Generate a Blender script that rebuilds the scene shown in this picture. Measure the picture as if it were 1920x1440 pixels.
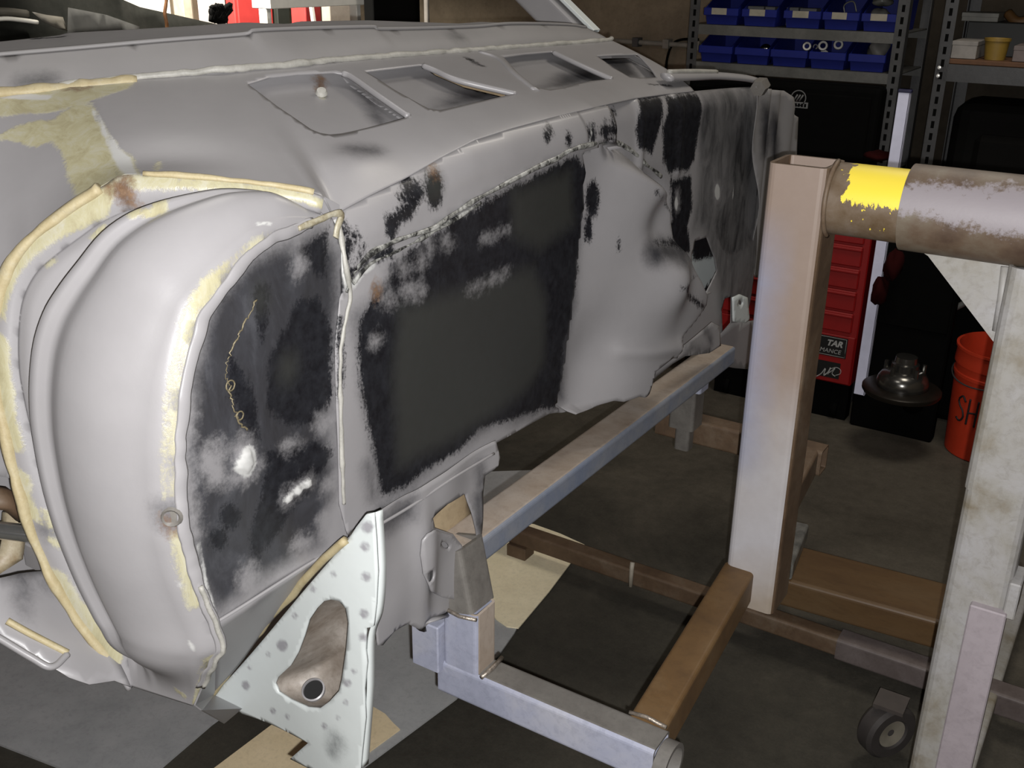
import bpy, bmesh, math, random
import numpy as np
from mathutils import Matrix, Vector
from mathutils.geometry import delaunay_2d_cdt
random.seed(7); rng = np.random.default_rng(7)
scene = bpy.context.scene
C = scene.collection
for o in list(bpy.data.objects): bpy.data.objects.remove(o)

# ------------------------------------------------------------------ camera
F = 1940.0; CX, CY = 960.0, 720.0                 # focal length in pixels of the 1920x1440 frame
PITCH = math.atan(800/1940.0); ROLL = math.radians(-0.7); AZ = math.radians(32.25); HC = 1.55
fw = np.array([-math.sin(AZ)*math.cos(PITCH), math.cos(AZ)*math.cos(PITCH), -math.sin(PITCH)])
rt0 = np.array([math.cos(AZ), math.sin(AZ), 0.0]); up0 = np.cross(rt0, fw)
rt = rt0*math.cos(ROLL)-up0*math.sin(ROLL); up = up0*math.cos(ROLL)+rt0*math.sin(ROLL)
O = np.array([0, 0, HC])
cam_d = bpy.data.cameras.new('camera'); cam = bpy.data.objects.new('camera', cam_d); C.objects.link(cam)
cam_d.sensor_fit = 'HORIZONTAL'; cam_d.sensor_width = 36.0; cam_d.lens = 36.0*F/1920.0
cam_d.clip_start = 0.02; cam_d.clip_end = 100
cam.matrix_world = Matrix(((rt[0], up[0], -fw[0], O[0]), (rt[1], up[1], -fw[1], O[1]), (rt[2], up[2], -fw[2], O[2]), (0, 0, 0, 1)))
scene.camera = cam

# ------------------------------------------------------------------ light
scene.view_settings.view_transform = 'Standard'; scene.view_settings.look = 'None'
scene.view_settings.gamma = 1.0; scene.view_settings.use_curve_mapping = False
scene.view_settings.exposure = 0.0
w = bpy.data.worlds.new('world'); scene.world = w; w.use_nodes = True
w.node_tree.nodes['Background'].inputs[0].default_value = (0.75, 0.85, 1.0, 1)
w.node_tree.nodes['Background'].inputs[1].default_value = 0.007
def lamp(name, kind, loc, energy, color=(1, 1, 1), size=0.01):
    d = bpy.data.lights.new(name, kind); d.energy = energy; d.color = color
    if kind == 'AREA': d.size = size
    else: d.shadow_soft_size = size
    o = bpy.data.objects.new(name, d); C.objects.link(o); o.location = loc; return o
# the flash of the phone, a couple of centimetres beside and below its lens
lamp('camera_flash', 'POINT', O+rt*0.012-up*0.016-fw*0.004, 114.0, (1.0, 0.99, 0.985), 0.004)
# unseen fill lights, added overhead to raise the weak ambient
lamp('ambient_fill', 'POINT', (-1.35, 1.15, 2.85), 26.0, (1.0, 0.96, 0.90), 0.35)
lamp('ambient_fill', 'POINT', (-0.3, 2.75, 2.85), 60.0, (1.0, 0.93, 0.82), 0.35)
# a work lamp that lights the far end of the shop behind the car
sl = lamp('shop_lamp', 'SPOT', (-2.55, 1.75, 2.85), 950.0, (1.0, 0.94, 0.84), 0.08)
sl.data.spot_size = math.radians(62); sl.data.spot_blend = 0.6
sl.rotation_euler = (Vector((-3.2, 2.95, 0.9))-Vector((-2.55, 1.75, 2.85))).to_track_quat('-Z', 'Y').to_euler()

# ------------------------------------------------------------------ measuring helpers
def ray(x, y): return fw+rt*(x-CX)/F-up*(y-CY)/F
def U(x, y, X=None, Y=None, Z=None, D=None):
    r = ray(x, y)
    if D is not None: t = D
    elif X is not None: t = (X-O[0])/r[0]
    elif Y is not None: t = (Y-O[1])/r[1]
    else: t = (Z-O[2])/r[2]
    return O+r*t
def projv(P):
    v = np.asarray(P)-O; z = v@fw
    return np.stack([CX+F*(v@rt)/z, CY-F*(v@up)/z], -1)

# ------------------------------------------------------------------ materials
def ramp(nt, src, stops):
    n = nt.nodes.new('ShaderNodeValToRGB'); e = n.color_ramp.elements
    while len(e) > 1: e.remove(e[-1])
    e[0].position = stops[0][0]; e[0].color = (*stops[0][1], 1)
    for p, c in stops[1:]:
        q = e.new(p); q.color = (*c, 1)
    nt.links.new(src, n.inputs[0]); return n.outputs[0]
def noise(nt, scale, detail=5, rough=0.6, dist=0.0, coord=None, vscale=None):
    n = nt.nodes.new('ShaderNodeTexNoise'); n.inputs['Scale'].default_value = scale
    n.inputs['Detail'].default_value = detail; n.inputs['Roughness'].default_value = rough; n.inputs['Distortion'].default_value = dist
    if coord is None:
        t = nt.nodes.new('ShaderNodeTexCoord'); coord = t.outputs['Object']
    if vscale:
        m = nt.nodes.new('ShaderNodeMapping'); m.inputs['Scale'].default_value = vscale
        nt.links.new(coord, m.inputs[0]); coord = m.outputs[0]
    nt.links.new(coord, n.inputs['Vector']); return n.outputs['Fac']
def math_n(nt, op, a, b=None, c=None, clamp=False):
    n = nt.nodes.new('ShaderNodeMath'); n.operation = op; n.use_clamp = clamp
    for i, v in enumerate((a, b, c)):
        if v is None: continue
        if isinstance(v, (int, float)): n.inputs[i].default_value = v
        else: nt.links.new(v, n.inputs[i])
    return n.outputs[0]
def mixc(nt, fac, a, b):
    n = nt.nodes.new('ShaderNodeMix'); n.data_type = 'RGBA'
    for s, v in ((n.inputs['Factor'], fac), (n.inputs[6], a), (n.inputs[7], b)):
        if isinstance(v, tuple): s.default_value = (*v, 1)
        elif isinstance(v, (int, float)): s.default_value = v
        else: nt.links.new(v, s)
    return n.outputs[2]
def mixf(nt, fac, a, b):
    n = nt.nodes.new('ShaderNodeMix'); n.data_type = 'FLOAT'
    for s, v in ((n.inputs[0], fac), (n.inputs[2], a), (n.inputs[3], b)):
        if isinstance(v, (int, float)): s.default_value = v
        else: nt.links.new(v, s)
    return n.outputs[0]
def newmat(name):
    m = bpy.data.materials.new(name); m.use_nodes = True
    return m, m.node_tree, m.node_tree.nodes['Principled BSDF']
def bump(nt, bs, h, strength, dist=0.002):
    b = nt.nodes.new('ShaderNodeBump'); b.inputs['Strength'].default_value = strength; b.inputs['Distance'].default_value = dist
    nt.links.new(h, b.inputs['Height']); nt.links.new(b.outputs[0], bs.inputs['Normal'])
MATS = {}
def simple(name, col, rough=0.5, metal=0.0, var=0.15, scale=30, bmp=0.0, vscale=None, spec=0.5, k=1.0):
    """one colour with grain"""
    if name in MATS: return MATS[name]
    col = tuple(c*k for c in col)
    m, nt, bs = newmat(name)
    f = noise(nt, scale, vscale=vscale)
    a = tuple(max(0, c*(1-var)) for c in col); b = tuple(min(1, c*(1+var)) for c in col)
    nt.links.new(ramp(nt, f, [(0.3, a), (0.7, b)]), bs.inputs['Base Color'])
    bs.inputs['Roughness'].default_value = rough; bs.inputs['Metallic'].default_value = metal
    bs.inputs['Specular IOR Level'].default_value = spec
    if bmp: bump(nt, bs, f, bmp)
    MATS[name] = m; return m
def blotch(name, stops, scale=12, rough=0.55, metal=0.0, detail=8, dist=0.3, bmp=0.15, vscale=None, k=1.0):
    """noise-mottled paint, rust and scale"""
    if name in MATS: return MATS[name]
    m, nt, bs = newmat(name)
    f = noise(nt, scale, detail, 0.65, dist, vscale=vscale); stops = [(p, tuple(v*k for v in c)) for p, c in stops]
    col = ramp(nt, f, stops); gr = noise(nt, scale*9, 6, 0.75, 0.5, vscale=vscale)
    col = mixc(nt, ramp(nt, gr, [(0.48, (0, 0, 0)), (0.85, (0.55, 0.55, 0.55))]), col, tuple(v*0.62 for v in stops[0][1]))
    nt.links.new(col, bs.inputs['Base Color'])
    bs.inputs['Roughness'].default_value = rough; bs.inputs['Metallic'].default_value = metal
    if bmp: bump(nt, bs, noise(nt, scale*6), bmp)
    MATS[name] = m; return m

def primer(name, base=(0.262, 0.254, 0.260), rough=0.38):
    """grey primer with hand-brushed paint, sealer, rust and bare metal read from the panel's own attributes
       (each attribute is a distance to the outline of a smear; noise makes its edge ragged)"""
    m, nt, bs = newmat(name)
    n1 = noise(nt, 9, 4); n2 = noise(nt, 70, 6, 0.7); n3 = noise(nt, 260, 3, 0.7); nst = noise(nt, 34, 8, 0.78, 0.8, vscale=(1, 1, 0.3))
    col = ramp(nt, n1, [(0.25, tuple(c*0.93 for c in base)), (0.75, tuple(min(1, c*1.05) for c in base))])
    def mask(attr, amp, width, src=n2, amp3=0.004):
        a = nt.nodes.new('ShaderNodeAttribute'); a.attribute_name = attr
        s = math_n(nt, 'SUBTRACT', src, 0.5); s = math_n(nt, 'MULTIPLY', s, amp)
        s3 = math_n(nt, 'MULTIPLY', math_n(nt, 'SUBTRACT', n3, 0.5), amp3)
        v = math_n(nt, 'ADD', math_n(nt, 'ADD', a.outputs['Fac'], s), s3)
        r = nt.nodes.new('ShaderNodeMapRange'); r.interpolation_type = 'SMOOTHSTEP'
        r.inputs['From Min'].default_value = 0.05-width; r.inputs['From Max'].default_value = 0.05+width
        nt.links.new(v, r.inputs['Value'])
        # nothing where the attribute is absent
        g = math_n(nt, 'GREATER_THAN', a.outputs['Fac'], 0.004)
        return math_n(nt, 'MULTIPLY', r.outputs[0], g)
    soft = mask('soft', 0.05, 0.022, n1, 0.012)
    nsm = noise(nt, 26, 7, 0.68, 0.6, vscale=(1, 1, 0.45))
    sootc = ramp(nt, nsm, [(0.33, (0.005, 0.005, 0.007)), (0.55, (0.017, 0.018, 0.023)), (0.75, (0.045, 0.047, 0.055))])
    col = mixc(nt, math_n(nt, 'MULTIPLY', soft, 0.93), col, sootc)
    mb = mask('black', 0.034, 0.005, nst, 0.022)
    blackc = ramp(nt, n2, [(0.35, (0.005, 0.005, 0.007)), (0.72, (0.016, 0.017, 0.021))])
    col = mixc(nt, mb, col, blackc)
    ol = mask('olive', 0.016, 0.02, nst, 0.01)
    col = mixc(nt, math_n(nt, 'MULTIPLY', ol, 0.8), col, (0.034, 0.035, 0.032))
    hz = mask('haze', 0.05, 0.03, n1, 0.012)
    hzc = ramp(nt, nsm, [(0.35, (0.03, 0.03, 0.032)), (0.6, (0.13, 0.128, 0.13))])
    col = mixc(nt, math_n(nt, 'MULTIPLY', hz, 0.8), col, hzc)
    mg = mask('grey', 0.040, 0.014, n2, 0.016)
    col = mixc(nt, math_n(nt, 'MULTIPLY', mg, 0.72), col, base)
    ms = mask('sealer', 0.02, 0.003, nst, 0.008)
    sc = ramp(nt, nst, [(0.30, (0.27, 0.235, 0.13)), (0.5, (0.37, 0.345, 0.215)), (0.72, (0.43, 0.42, 0.36))])
    col = mixc(nt, math_n(nt, 'MULTIPLY', ms, 0.92), col, sc)
    mr = mask('rust', 0.03, 0.008, n2, 0.01)
    col = mixc(nt, mr, col, ramp(nt, n2, [(0.35, (0.06, 0.027, 0.012)), (0.7, (0.20, 0.125, 0.075))]))
    mw = mask('bare', 0.006, 0.0022, n2, 0.003)
    col = mixc(nt, mw, col, (0.44, 0.44, 0.43))
    msp = mask('spot', 0.006, 0.003, n2, 0.002)
    col = mixc(nt, math_n(nt, 'MULTIPLY', msp, 0.75), col, (0.20, 0.185, 0.21))
    nt.links.new(col, bs.inputs['Base Color'])
    dark = math_n(nt, 'MAXIMUM', mb, soft)
    nt.links.new(mixf(nt, dark, rough, 0.38), bs.inputs['Roughness'])
    bs.inputs['Specular IOR Level'].default_value = 0.5
    h = math_n(nt, 'ADD', math_n(nt, 'MULTIPLY', n2, 0.6), math_n(nt, 'ADD', math_n(nt, 'MULTIPLY', ms, 1.5), math_n(nt, 'MULTIPLY', mb, 0.5)))
    bump(nt, bs, h, 0.22, 0.0012)
    MATS[name] = m; return m
M_PRIMER = primer('grey_primer')
M_DUST = primer('dusty_grey_primer', (0.20, 0.193, 0.193), 0.6)
M_PALE = primer('pale_primer', (0.55, 0.585, 0.58), 0.42)
M_CREAM = blotch('cream_seam_sealer', [(0.3, (0.62, 0.50, 0.27)), (0.55, (0.74, 0.63, 0.38)), (0.8, (0.80, 0.74, 0.56))], 40, 0.6, k=0.52)
M_WHITE = blotch('white_seam_sealer', [(0.3, (0.50, 0.49, 0.44)), (0.6, (0.74, 0.72, 0.66))], 30, 0.55, k=0.5)

# ------------------------------------------------------------------ object helpers
def link(o, parent=None):
    C.objects.link(o)
    if parent is not None:
        o.parent = parent; o.matrix_parent_inverse = Matrix.Translation(-PLOC[parent.name])
    return o
PLOC = {}
def thing(name, label, cat, loc=(0, 0, 0), group=None):
    o = bpy.data.objects.new(name, None); C.objects.link(o); o.location = loc
    o.empty_display_size = 0.05
    o['label'] = label; o['category'] = cat
    if group: o['group'] = group
    PLOC[o.name] = Vector(loc); return o
def tag(o, label=None, cat=None, group=None, kind=None):
    if label: o['label'] = label
    if cat: o['category'] = cat
    if group: o['group'] = group
    if kind: o['kind'] = kind
    return o
def mesh(name, verts, faces, mat, parent=None, smooth=False, attrs=None, solid=0.0, offset=-1.0):
    me = bpy.data.meshes.new(name)
    me.from_pydata([tuple(map(float, v)) for v in verts], [], [tuple(map(int, f)) for f in faces]); me.update()
    if smooth: me.polygons.foreach_set('use_smooth', [True]*len(me.polygons))
    if attrs:
        for k, v in attrs.items():
            a = me.attributes.new(k, 'FLOAT', 'POINT'); a.data.foreach_set('value', np.asarray(v, np.float32))
    o = bpy.data.objects.new(name, me); me.materials.append(mat); link(o, parent); PLOC.setdefault(o.name, Vector((0, 0, 0)))
    if solid:
        s = o.modifiers.new('sheet', 'SOLIDIFY'); s.thickness = solid; s.offset = offset
    return o
def frombm(name, bm, mat, parent=None, smooth=False):
    bmesh.ops.recalc_face_normals(bm, faces=bm.faces)
    me = bpy.data.meshes.new(name); bm.to_mesh(me); bm.free()
    if smooth: me.polygons.foreach_set('use_smooth', [True]*len(me.polygons))
    o = bpy.data.objects.new(name, me); me.materials.append(mat); link(o, parent); PLOC.setdefault(o.name, Vector((0, 0, 0))); return o
def bm_box(bm, x0, x1, y0, y1, z0, z1, bev=0.0, seg=1):
    r = bmesh.ops.create_cube(bm, size=1.0, matrix=Matrix.Translation(((x0+x1)/2, (y0+y1)/2, (z0+z1)/2)) @ Matrix.Diagonal((abs(x1-x0), abs(y1-y0), abs(z1-z0), 1)))
    if bev:
        vs = r['verts']; es = list({e for v in vs for e in v.link_edges})
        bmesh.ops.bevel(bm, geom=es, offset=bev, segments=seg, affect='EDGES', profile=0.5)
def box(name, x0, x1, y0, y1, z0, z1, mat, parent=None, bev=0.002, seg=1):
    bm = bmesh.new(); bm_box(bm, x0, x1, y0, y1, z0, z1, bev, seg); return frombm(name, bm, mat, parent)
def rsq(a, b, r, n=4):
    """rounded rectangle outline, half sizes a and b"""
    pts = []
    for cx, cy, s in ((a-r, b-r, 0), (-a+r, b-r, 1), (-a+r, -b+r, 2), (a-r, -b+r, 3)):
        for k in range(n+1):
            t = (s+k/n)*math.pi/2; pts.append((cx+r*math.cos(t), cy+r*math.sin(t)))
    return pts
def circ(r, n=32): return [(r*math.cos(2*math.pi*k/n), r*math.sin(2*math.pi*k/n)) for k in range(n)]
def hollow(name, outer, inner, p0, p1, upv, mat, parent=None, smooth=False, segs=1):
    """a hollow section from p0 to p1; upv sets its roll"""
    p0 = np.array(p0, float); p1 = np.array(p1, float); d = p1-p0; L = np.linalg.norm(d); d /= L
    b = np.array(upv, float); b -= d*(b@d); b /= np.linalg.norm(b); a = np.cross(b, d)
    n = len(outer); V = []; Fc = []
    rows = [i/segs for i in range(segs+1)]
    for t in rows:
        for u, v in outer: V.append(p0+d*L*t+a*u+b*v)
    for t in rows:
        for u, v in inner: V.append(p0+d*L*t+a*u+b*v)
    o2 = n*(segs+1)
    for s in range(segs):
        for k in range(n):
            k2 = (k+1) % n
            Fc.append((s*n+k, s*n+k2, (s+1)*n+k2, (s+1)*n+k)); Fc.append((o2+s*n+k2, o2+s*n+k, o2+(s+1)*n+k, o2+(s+1)*n+k2))
    for k in range(n):
        k2 = (k+1) % n
        Fc.append((k2, k, o2+k, o2+k2)); e = segs*n; Fc.append((e+k, e+k2, o2+e+k2, o2+e+k))
    return mesh(name, V, Fc, mat, parent, smooth)
def sq_tube(name, p0, p1, wdt, hgt, mat, parent=None, upv=(0, 0, 1), wall=0.005, r=0.007):
    return hollow(name, rsq(wdt/2, hgt/2, r), rsq(wdt/2-wall, hgt/2-wall, max(r-wall, 0.0015)), p0, p1, upv, mat, parent)
def pipe(name, p0, p1, r, mat, parent=None, wall=0.006, n=40):
    upv = (0, 0, 1) if abs(np.array(p1, float)-np.array(p0, float))[2] < 0.9*np.linalg.norm(np.array(p1, float)-np.array(p0, float)) else (0, 1, 0)
    o = hollow(name, circ(r, n), circ(r-wall, n), p0, p1, upv, mat, parent, True)
    e = o.modifiers.new('edges', 'EDGE_SPLIT'); e.split_angle = math.radians(40); return o
def smooth_line(pts, n):
    """Catmull-Rom resample to n points, even arc length"""
    P = np.array(pts, float)
    if len(P) < 3:
        t = np.linspace(0, 1, n)[:, None]; return P[0]*(1-t)+P[-1]*t
    Q = np.vstack([2*P[0]-P[1], P, 2*P[-1]-P[-2]]); out = []
    for i in range(1, len(Q)-2):
        t = np.linspace(0, 1, 14, endpoint=False)[:, None]
        a, b, c, d = Q[i-1], Q[i], Q[i+1], Q[i+2]
        out.append(0.5*((2*b)+(-a+c)*t+(2*a-5*b+4*c-d)*t**2+(-a+3*b-3*c+d)*t**3))
    out = np.vstack(out+[Q[-2][None]]); return resample(out, n)
def resample(P, n):
    P = np.asarray(P, float); s = np.r_[0, np.cumsum(np.linalg.norm(np.diff(P, axis=0), axis=1))]
    t = np.linspace(0, s[-1], n); return np.stack([np.interp(t, s, P[:, k]) for k in range(P.shape[1])], 1)
def sweep(name, pts, rad, mat, parent=None, n=8, flat=None, closed=False, nrm=None):
    """a round or flattened bead along a line; rad is a number or one per point"""
    P = np.asarray(pts, float); m = len(P); rad = np.ones(m)*rad
    T = np.gradient(P, axis=0); T /= np.linalg.norm(T, axis=1)[:, None]+1e-12
    ref = np.array(nrm if nrm is not None else (0.31, 0.2, 0.93), float)
    V = []; Fc = []
    for i in range(m):
        b = ref-T[i]*(ref@T[i]); b /= np.linalg.norm(b)+1e-9; a = np.cross(b, T[i])
        fl = 1.0 if flat is None else flat
        for k in range(n):
            th = 2*math.pi*k/n; V.append(P[i]+a*rad[i]*math.cos(th)+b*rad[i]*fl*math.sin(th))
    for i in range(m-1 if not closed else m):
        j = (i+1) % m
        for k in range(n):
            k2 = (k+1) % n; Fc.append((i*n+k, i*n+k2, j*n+k2, j*n+k))
    if not closed:
        Fc.append(tuple(range(n-1, -1, -1))); Fc.append(tuple((m-1)*n+k for k in range(n)))
    return mesh(name, V, Fc, mat, parent, True)
def lathe(name, prof, loc, mat, parent=None, n=40, axis=(0, 0, 1), smooth=True, split=35):
    """profile of (radius, height) turned about an axis"""
    ax = Vector(axis).normalized(); q = Vector((0, 0, 1)).rotation_difference(ax)
    V = []; Fc = []; m = len(prof)
    for r, h in prof:
        for k in range(n):
            th = 2*math.pi*k/n; v = q @ Vector((max(r, 1e-5)*math.cos(th), max(r, 1e-5)*math.sin(th), h)); V.append((v[0]+loc[0], v[1]+loc[1], v[2]+loc[2]))
    for i in range(m-1):
        for k in range(n):
            k2 = (k+1) % n; Fc.append((i*n+k, i*n+k2, (i+1)*n+k2, (i+1)*n+k))
    o = mesh(name, V, Fc, mat, parent, smooth)
    if smooth:
        e = o.modifiers.new('edges', 'EDGE_SPLIT'); e.split_angle = math.radians(split)
    return o
def prism(name, poly, fn, depth, mat, parent=None, bev=0.0):
    """flat outline given in the plane, pushed through by a depth vector"""
    bm = bmesh.new(); vs = [bm.verts.new(tuple(fn(*p))) for p in poly]; f = bm.faces.new(vs)
    r = bmesh.ops.extrude_face_region(bm, geom=[f]); d = Vector(depth)
    for v in [e for e in r['geom'] if isinstance(e, bmesh.types.BMVert)]: v.co += d
    if bev: bmesh.ops.bevel(bm, geom=list(bm.edges), offset=bev, segments=1, affect='EDGES')
    return frombm(name, bm, mat, parent)

# ------------------------------------------------------------------ sheet-metal panels
def inpoly(P, poly):
    x, y = P[:, 0], P[:, 1]; c = np.zeros(len(P), bool); q = np.asarray(poly)
    for (x0, y0), (x1, y1) in zip(q, np.roll(q, -1, 0)):
        k = ((y0 > y) != (y1 > y)); c ^= k & (x < (x1-x0)*(y-y0)/((y1-y0) if y1 != y0 else 1e-9)+x0)
    return c
def segdist(P, A, B):
    d = B-A; t = np.clip(((P-A)@d)/max(d@d, 1e-12), 0, 1); return np.linalg.norm(P-A-t[:, None]*d, axis=1)
class Surf:
    """a sheet described by fn(u, v) -> xyz over a rectangle of u and v; reads measured points back to (u, v)"""
    def __init__(s, fn, u0, u1, v0, v1, nu=420, nv=160):
        s.fn = fn; s.b = (u0, u1, v0, v1)
        uu, vv = np.meshgrid(np.linspace(u0, u1, nu), np.linspace(v0, v1, nv))
        s.uv = np.stack([uu.ravel(), vv.ravel()], 1); s.px = projv(fn(s.uv[:, 0], s.uv[:, 1])); s.du = (u1-u0)/(nu-1); s.dv = (v1-v0)/(nv-1)
        P = fn(s.uv[:, 0], s.uv[:, 1]).reshape(nv, nu, 3)
        s.Lu = np.median(np.linalg.norm(np.diff(P, axis=1), axis=2))/s.du; s.Lv = np.median(np.linalg.norm(np.diff(P, axis=0), axis=2))/s.dv
    def at(s, q):
        out = []
        for x, y in q:
            k = np.argmin((s.px[:, 0]-x)**2+(s.px[:, 1]-y)**2); uv = s.uv[k].copy()
            for _ in range(4):
                e = s.du*0.3, s.dv*0.3
                p = projv(s.fn(np.array([uv[0], uv[0]+e[0], uv[0]]), np.array([uv[1], uv[1], uv[1]+e[1]])))
                J = np.stack([(p[1]-p[0])/e[0], (p[2]-p[0])/e[1]], 1)
                try: dlt = np.linalg.solve(J, np.array([x, y])-p[0])
                except np.linalg.LinAlgError: break
                dlt = np.clip(dlt, [-s.du*3, -s.dv*3], [s.du*3, s.dv*3]); uv = uv+dlt
            out.append(np.clip(uv, [s.b[0], s.b[2]], [s.b[1], s.b[3]]))
        return np.array(out)
    def pts(s, q, n=None):
        uv = s.at(q); P = s.fn(uv[:, 0], uv[:, 1]); return P if n is None else smooth_line(P, n)
def densify(P, step, closed=True):
    P = np.asarray(P, float); out = []
    for a, b in zip(P, np.roll(P, -1, 0) if closed else P[1:]):
        k = max(1, int(np.linalg.norm(b-a)/step)); out += [a+(b-a)*i/k for i in range(k)]
    if not closed: out.append(P[-1])
    return np.array(out)
def paint(surf, uv, layers):
    sc = np.array([surf.Lu, surf.Lv]); Q = uv*sc; res = {}
    for name, polys in layers.items():
        best = np.full(len(Q), -0.05)
        for poly in polys:
            wid = None
            if isinstance(poly, tuple): poly, wid = poly          # an open stroke and its half width
            pv = surf.at(poly)*sc
            lo = pv.min(0)-0.06-(wid or 0); hi = pv.max(0)+0.06+(wid or 0)
            k = np.where(((Q >= lo) & (Q <= hi)).all(1))[0]
            if not len(k): continue
            d = np.full(len(k), 9.0); q = Q[k]
            pairs = list(zip(pv, np.roll(pv, -1, 0))) if wid is None else list(zip(pv[:-1], pv[1:]))
            for a, b in pairs: d = np.minimum(d, segdist(q, a, b))
            if wid is None: d = np.where(inpoly(q, pv), d, -d)
            else: d = wid-d
            best[k] = np.maximum(best[k], d)
        res[name] = np.clip(best, -0.05, 0.05)+0.05
    return res
def panel(name, surf, outline, mat, parent, step=0.006, holes=(), layers=None, solid=0.0015, uvspace=False, flip=False, offset=-1.0):
    sc = np.array([surf.Lu, surf.Lv])
    bd = (np.asarray(outline, float) if uvspace else surf.at(outline))*sc
    rings = [densify(bd, step)]+[densify((np.asarray(h, float) if uvspace else surf.at(h))*sc, step*0.7) for h in holes]
    lo, hi = bd.min(0), bd.max(0)
    gx, gy = np.meshgrid(np.arange(lo[0]+step*0.37, hi[0], step), np.arange(lo[1]+step*0.41, hi[1], step))
    G = np.stack([gx.ravel(), gy.ravel()], 1); keep = inpoly(G, rings[0])
    for h in rings[1:]: keep &= ~inpoly(G, h)
    G = G[keep]; al = np.vstack(rings)
    ok = np.ones(len(G), bool)
    for i in range(0, len(al), 50):
        ok &= (((G[:, None, :]-al[None, i:i+50, :])**2).sum(2) > (step*0.45)**2).all(1)
    G = G[ok]; V = np.vstack([al, G]); E = []; k = 0
    for r in rings:
        E += [(k+i, k+(i+1) % len(r)) for i in range(len(r))]; k += len(r)
    res = delaunay_2d_cdt([Vector((float(a), float(b))) for a, b in V], E, [], 2, 1e-7)
    P2 = np.array([(p[0], p[1]) for p in res[0]])/sc; fc = [tuple(f) for f in res[2]]
    cen = np.array([P2[list(f)].mean(0) for f in fc])*sc
    kp = inpoly(cen, rings[0])
    for h in rings[1:]: kp &= ~inpoly(cen, h)
    fc = [f for f, q in zip(fc, kp) if q]
    P3 = surf.fn(P2[:, 0], P2[:, 1])
    if flip: fc = [f[::-1] for f in fc]
    return mesh(name, P3, fc, mat, parent, True, paint(surf, P2, layers) if layers else None, solid, offset)
def loft(rows):
    """bilinear-in-between surface through rows (each an (n,3) array); returns fn(u, v) with u along the rows"""
    R = np.array(rows); m, n, _ = R.shape
    def fn(u, v):
        u = np.clip(u, 0, 1)*(n-1); v = np.clip(v, 0, 1)*(m-1)
        i = np.minimum(u.astype(int), n-2); j = np.minimum(v.astype(int), m-2); a = (u-i)[:, None]; b = (v-j)[:, None]
        return (R[j, i]*(1-a)+R[j, i+1]*a)*(1-b)+(R[j+1, i]*(1-a)+R[j+1, i+1]*a)*b
    return fn
def sstep(a, b, x):
    t = np.clip((x-a)/(b-a), 0, 1); return t*t*(3-2*t)
def circle_px(x, y, rx, ry=None, n=14, a=0.0):
    ry = ry or rx; return [(x+rx*math.cos(t)*math.cos(a)-ry*math.sin(t)*math.sin(a), y+rx*math.cos(t)*math.sin(a)+ry*math.sin(t)*math.cos(a)) for t in np.linspace(0, 2*math.pi, n, endpoint=False)]
# ------------------------------------------------------------------ the shop: floor and walls
def concrete():
    m, nt, bs = newmat('stained_far_lit_concrete')
    a = noise(nt, 1.6, 8, 0.65, 0.5); b = noise(nt, 25, 8, 0.75); c = noise(nt, 140, 4, 0.8)
    t = nt.nodes.new('ShaderNodeTexCoord'); sp = nt.nodes.new('ShaderNodeSeparateXYZ'); nt.links.new(t.outputs['Object'], sp.inputs[0])
    f = math_n(nt, 'ADD', math_n(nt, 'MULTIPLY', a, 0.5), math_n(nt, 'ADD', math_n(nt, 'MULTIPLY', b, 0.3), math_n(nt, 'MULTIPLY', c, 0.2)))
    far_lit = ramp(nt, f, [(0.38, (0.055, 0.048, 0.037)), (0.5, (0.088, 0.077, 0.060)), (0.62, (0.125, 0.110, 0.086))])
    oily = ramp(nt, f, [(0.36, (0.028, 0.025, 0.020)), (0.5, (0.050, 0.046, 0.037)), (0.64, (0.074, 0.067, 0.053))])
    # near floor dirty; far floor painted lighter in place of ambient light
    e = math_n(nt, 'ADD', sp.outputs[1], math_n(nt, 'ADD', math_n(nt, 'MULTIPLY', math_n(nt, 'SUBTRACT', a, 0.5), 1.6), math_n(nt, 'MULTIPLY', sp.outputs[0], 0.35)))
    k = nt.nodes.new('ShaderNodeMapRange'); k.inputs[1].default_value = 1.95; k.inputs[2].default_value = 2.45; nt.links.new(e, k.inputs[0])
    nt.links.new(mixc(nt, k.outputs[0], oily, far_lit), bs.inputs['Base Color'])
    bs.inputs['Roughness'].default_value = 0.85; bs.inputs['Specular IOR Level'].default_value = 0.2
    bump(nt, bs, c, 0.4, 0.003); return m
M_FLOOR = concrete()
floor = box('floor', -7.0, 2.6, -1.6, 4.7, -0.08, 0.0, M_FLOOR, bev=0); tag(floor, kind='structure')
M_WALL = blotch('brown_block_wall', [(0.3, (0.10, 0.078, 0.052)), (0.7, (0.16, 0.125, 0.085))], 7, 0.9, bmp=0.3, k=1.25)
for nm, b in (('wall_back', (-7.0, 2.6, 4.55, 4.65, 0, 3.0)), ('wall_left', (-7.0, -6.9, -1.6, 4.55, 0, 3.0)), ('wall_right', (2.5, 2.6, -1.6, 4.55, 0, 3.0)), ('wall_front', (-6.9, 2.5, -1.6, -1.5, 0, 3.0))):
    tag(box(nm, *b, M_WALL, bev=0), kind='structure')
tag(box('ceiling', -7.0, 2.6, -1.6, 4.65, 3.0, 3.08, simple('dark_ceiling', (0.07, 0.065, 0.06), 0.9), bev=0), kind='structure')

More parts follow.
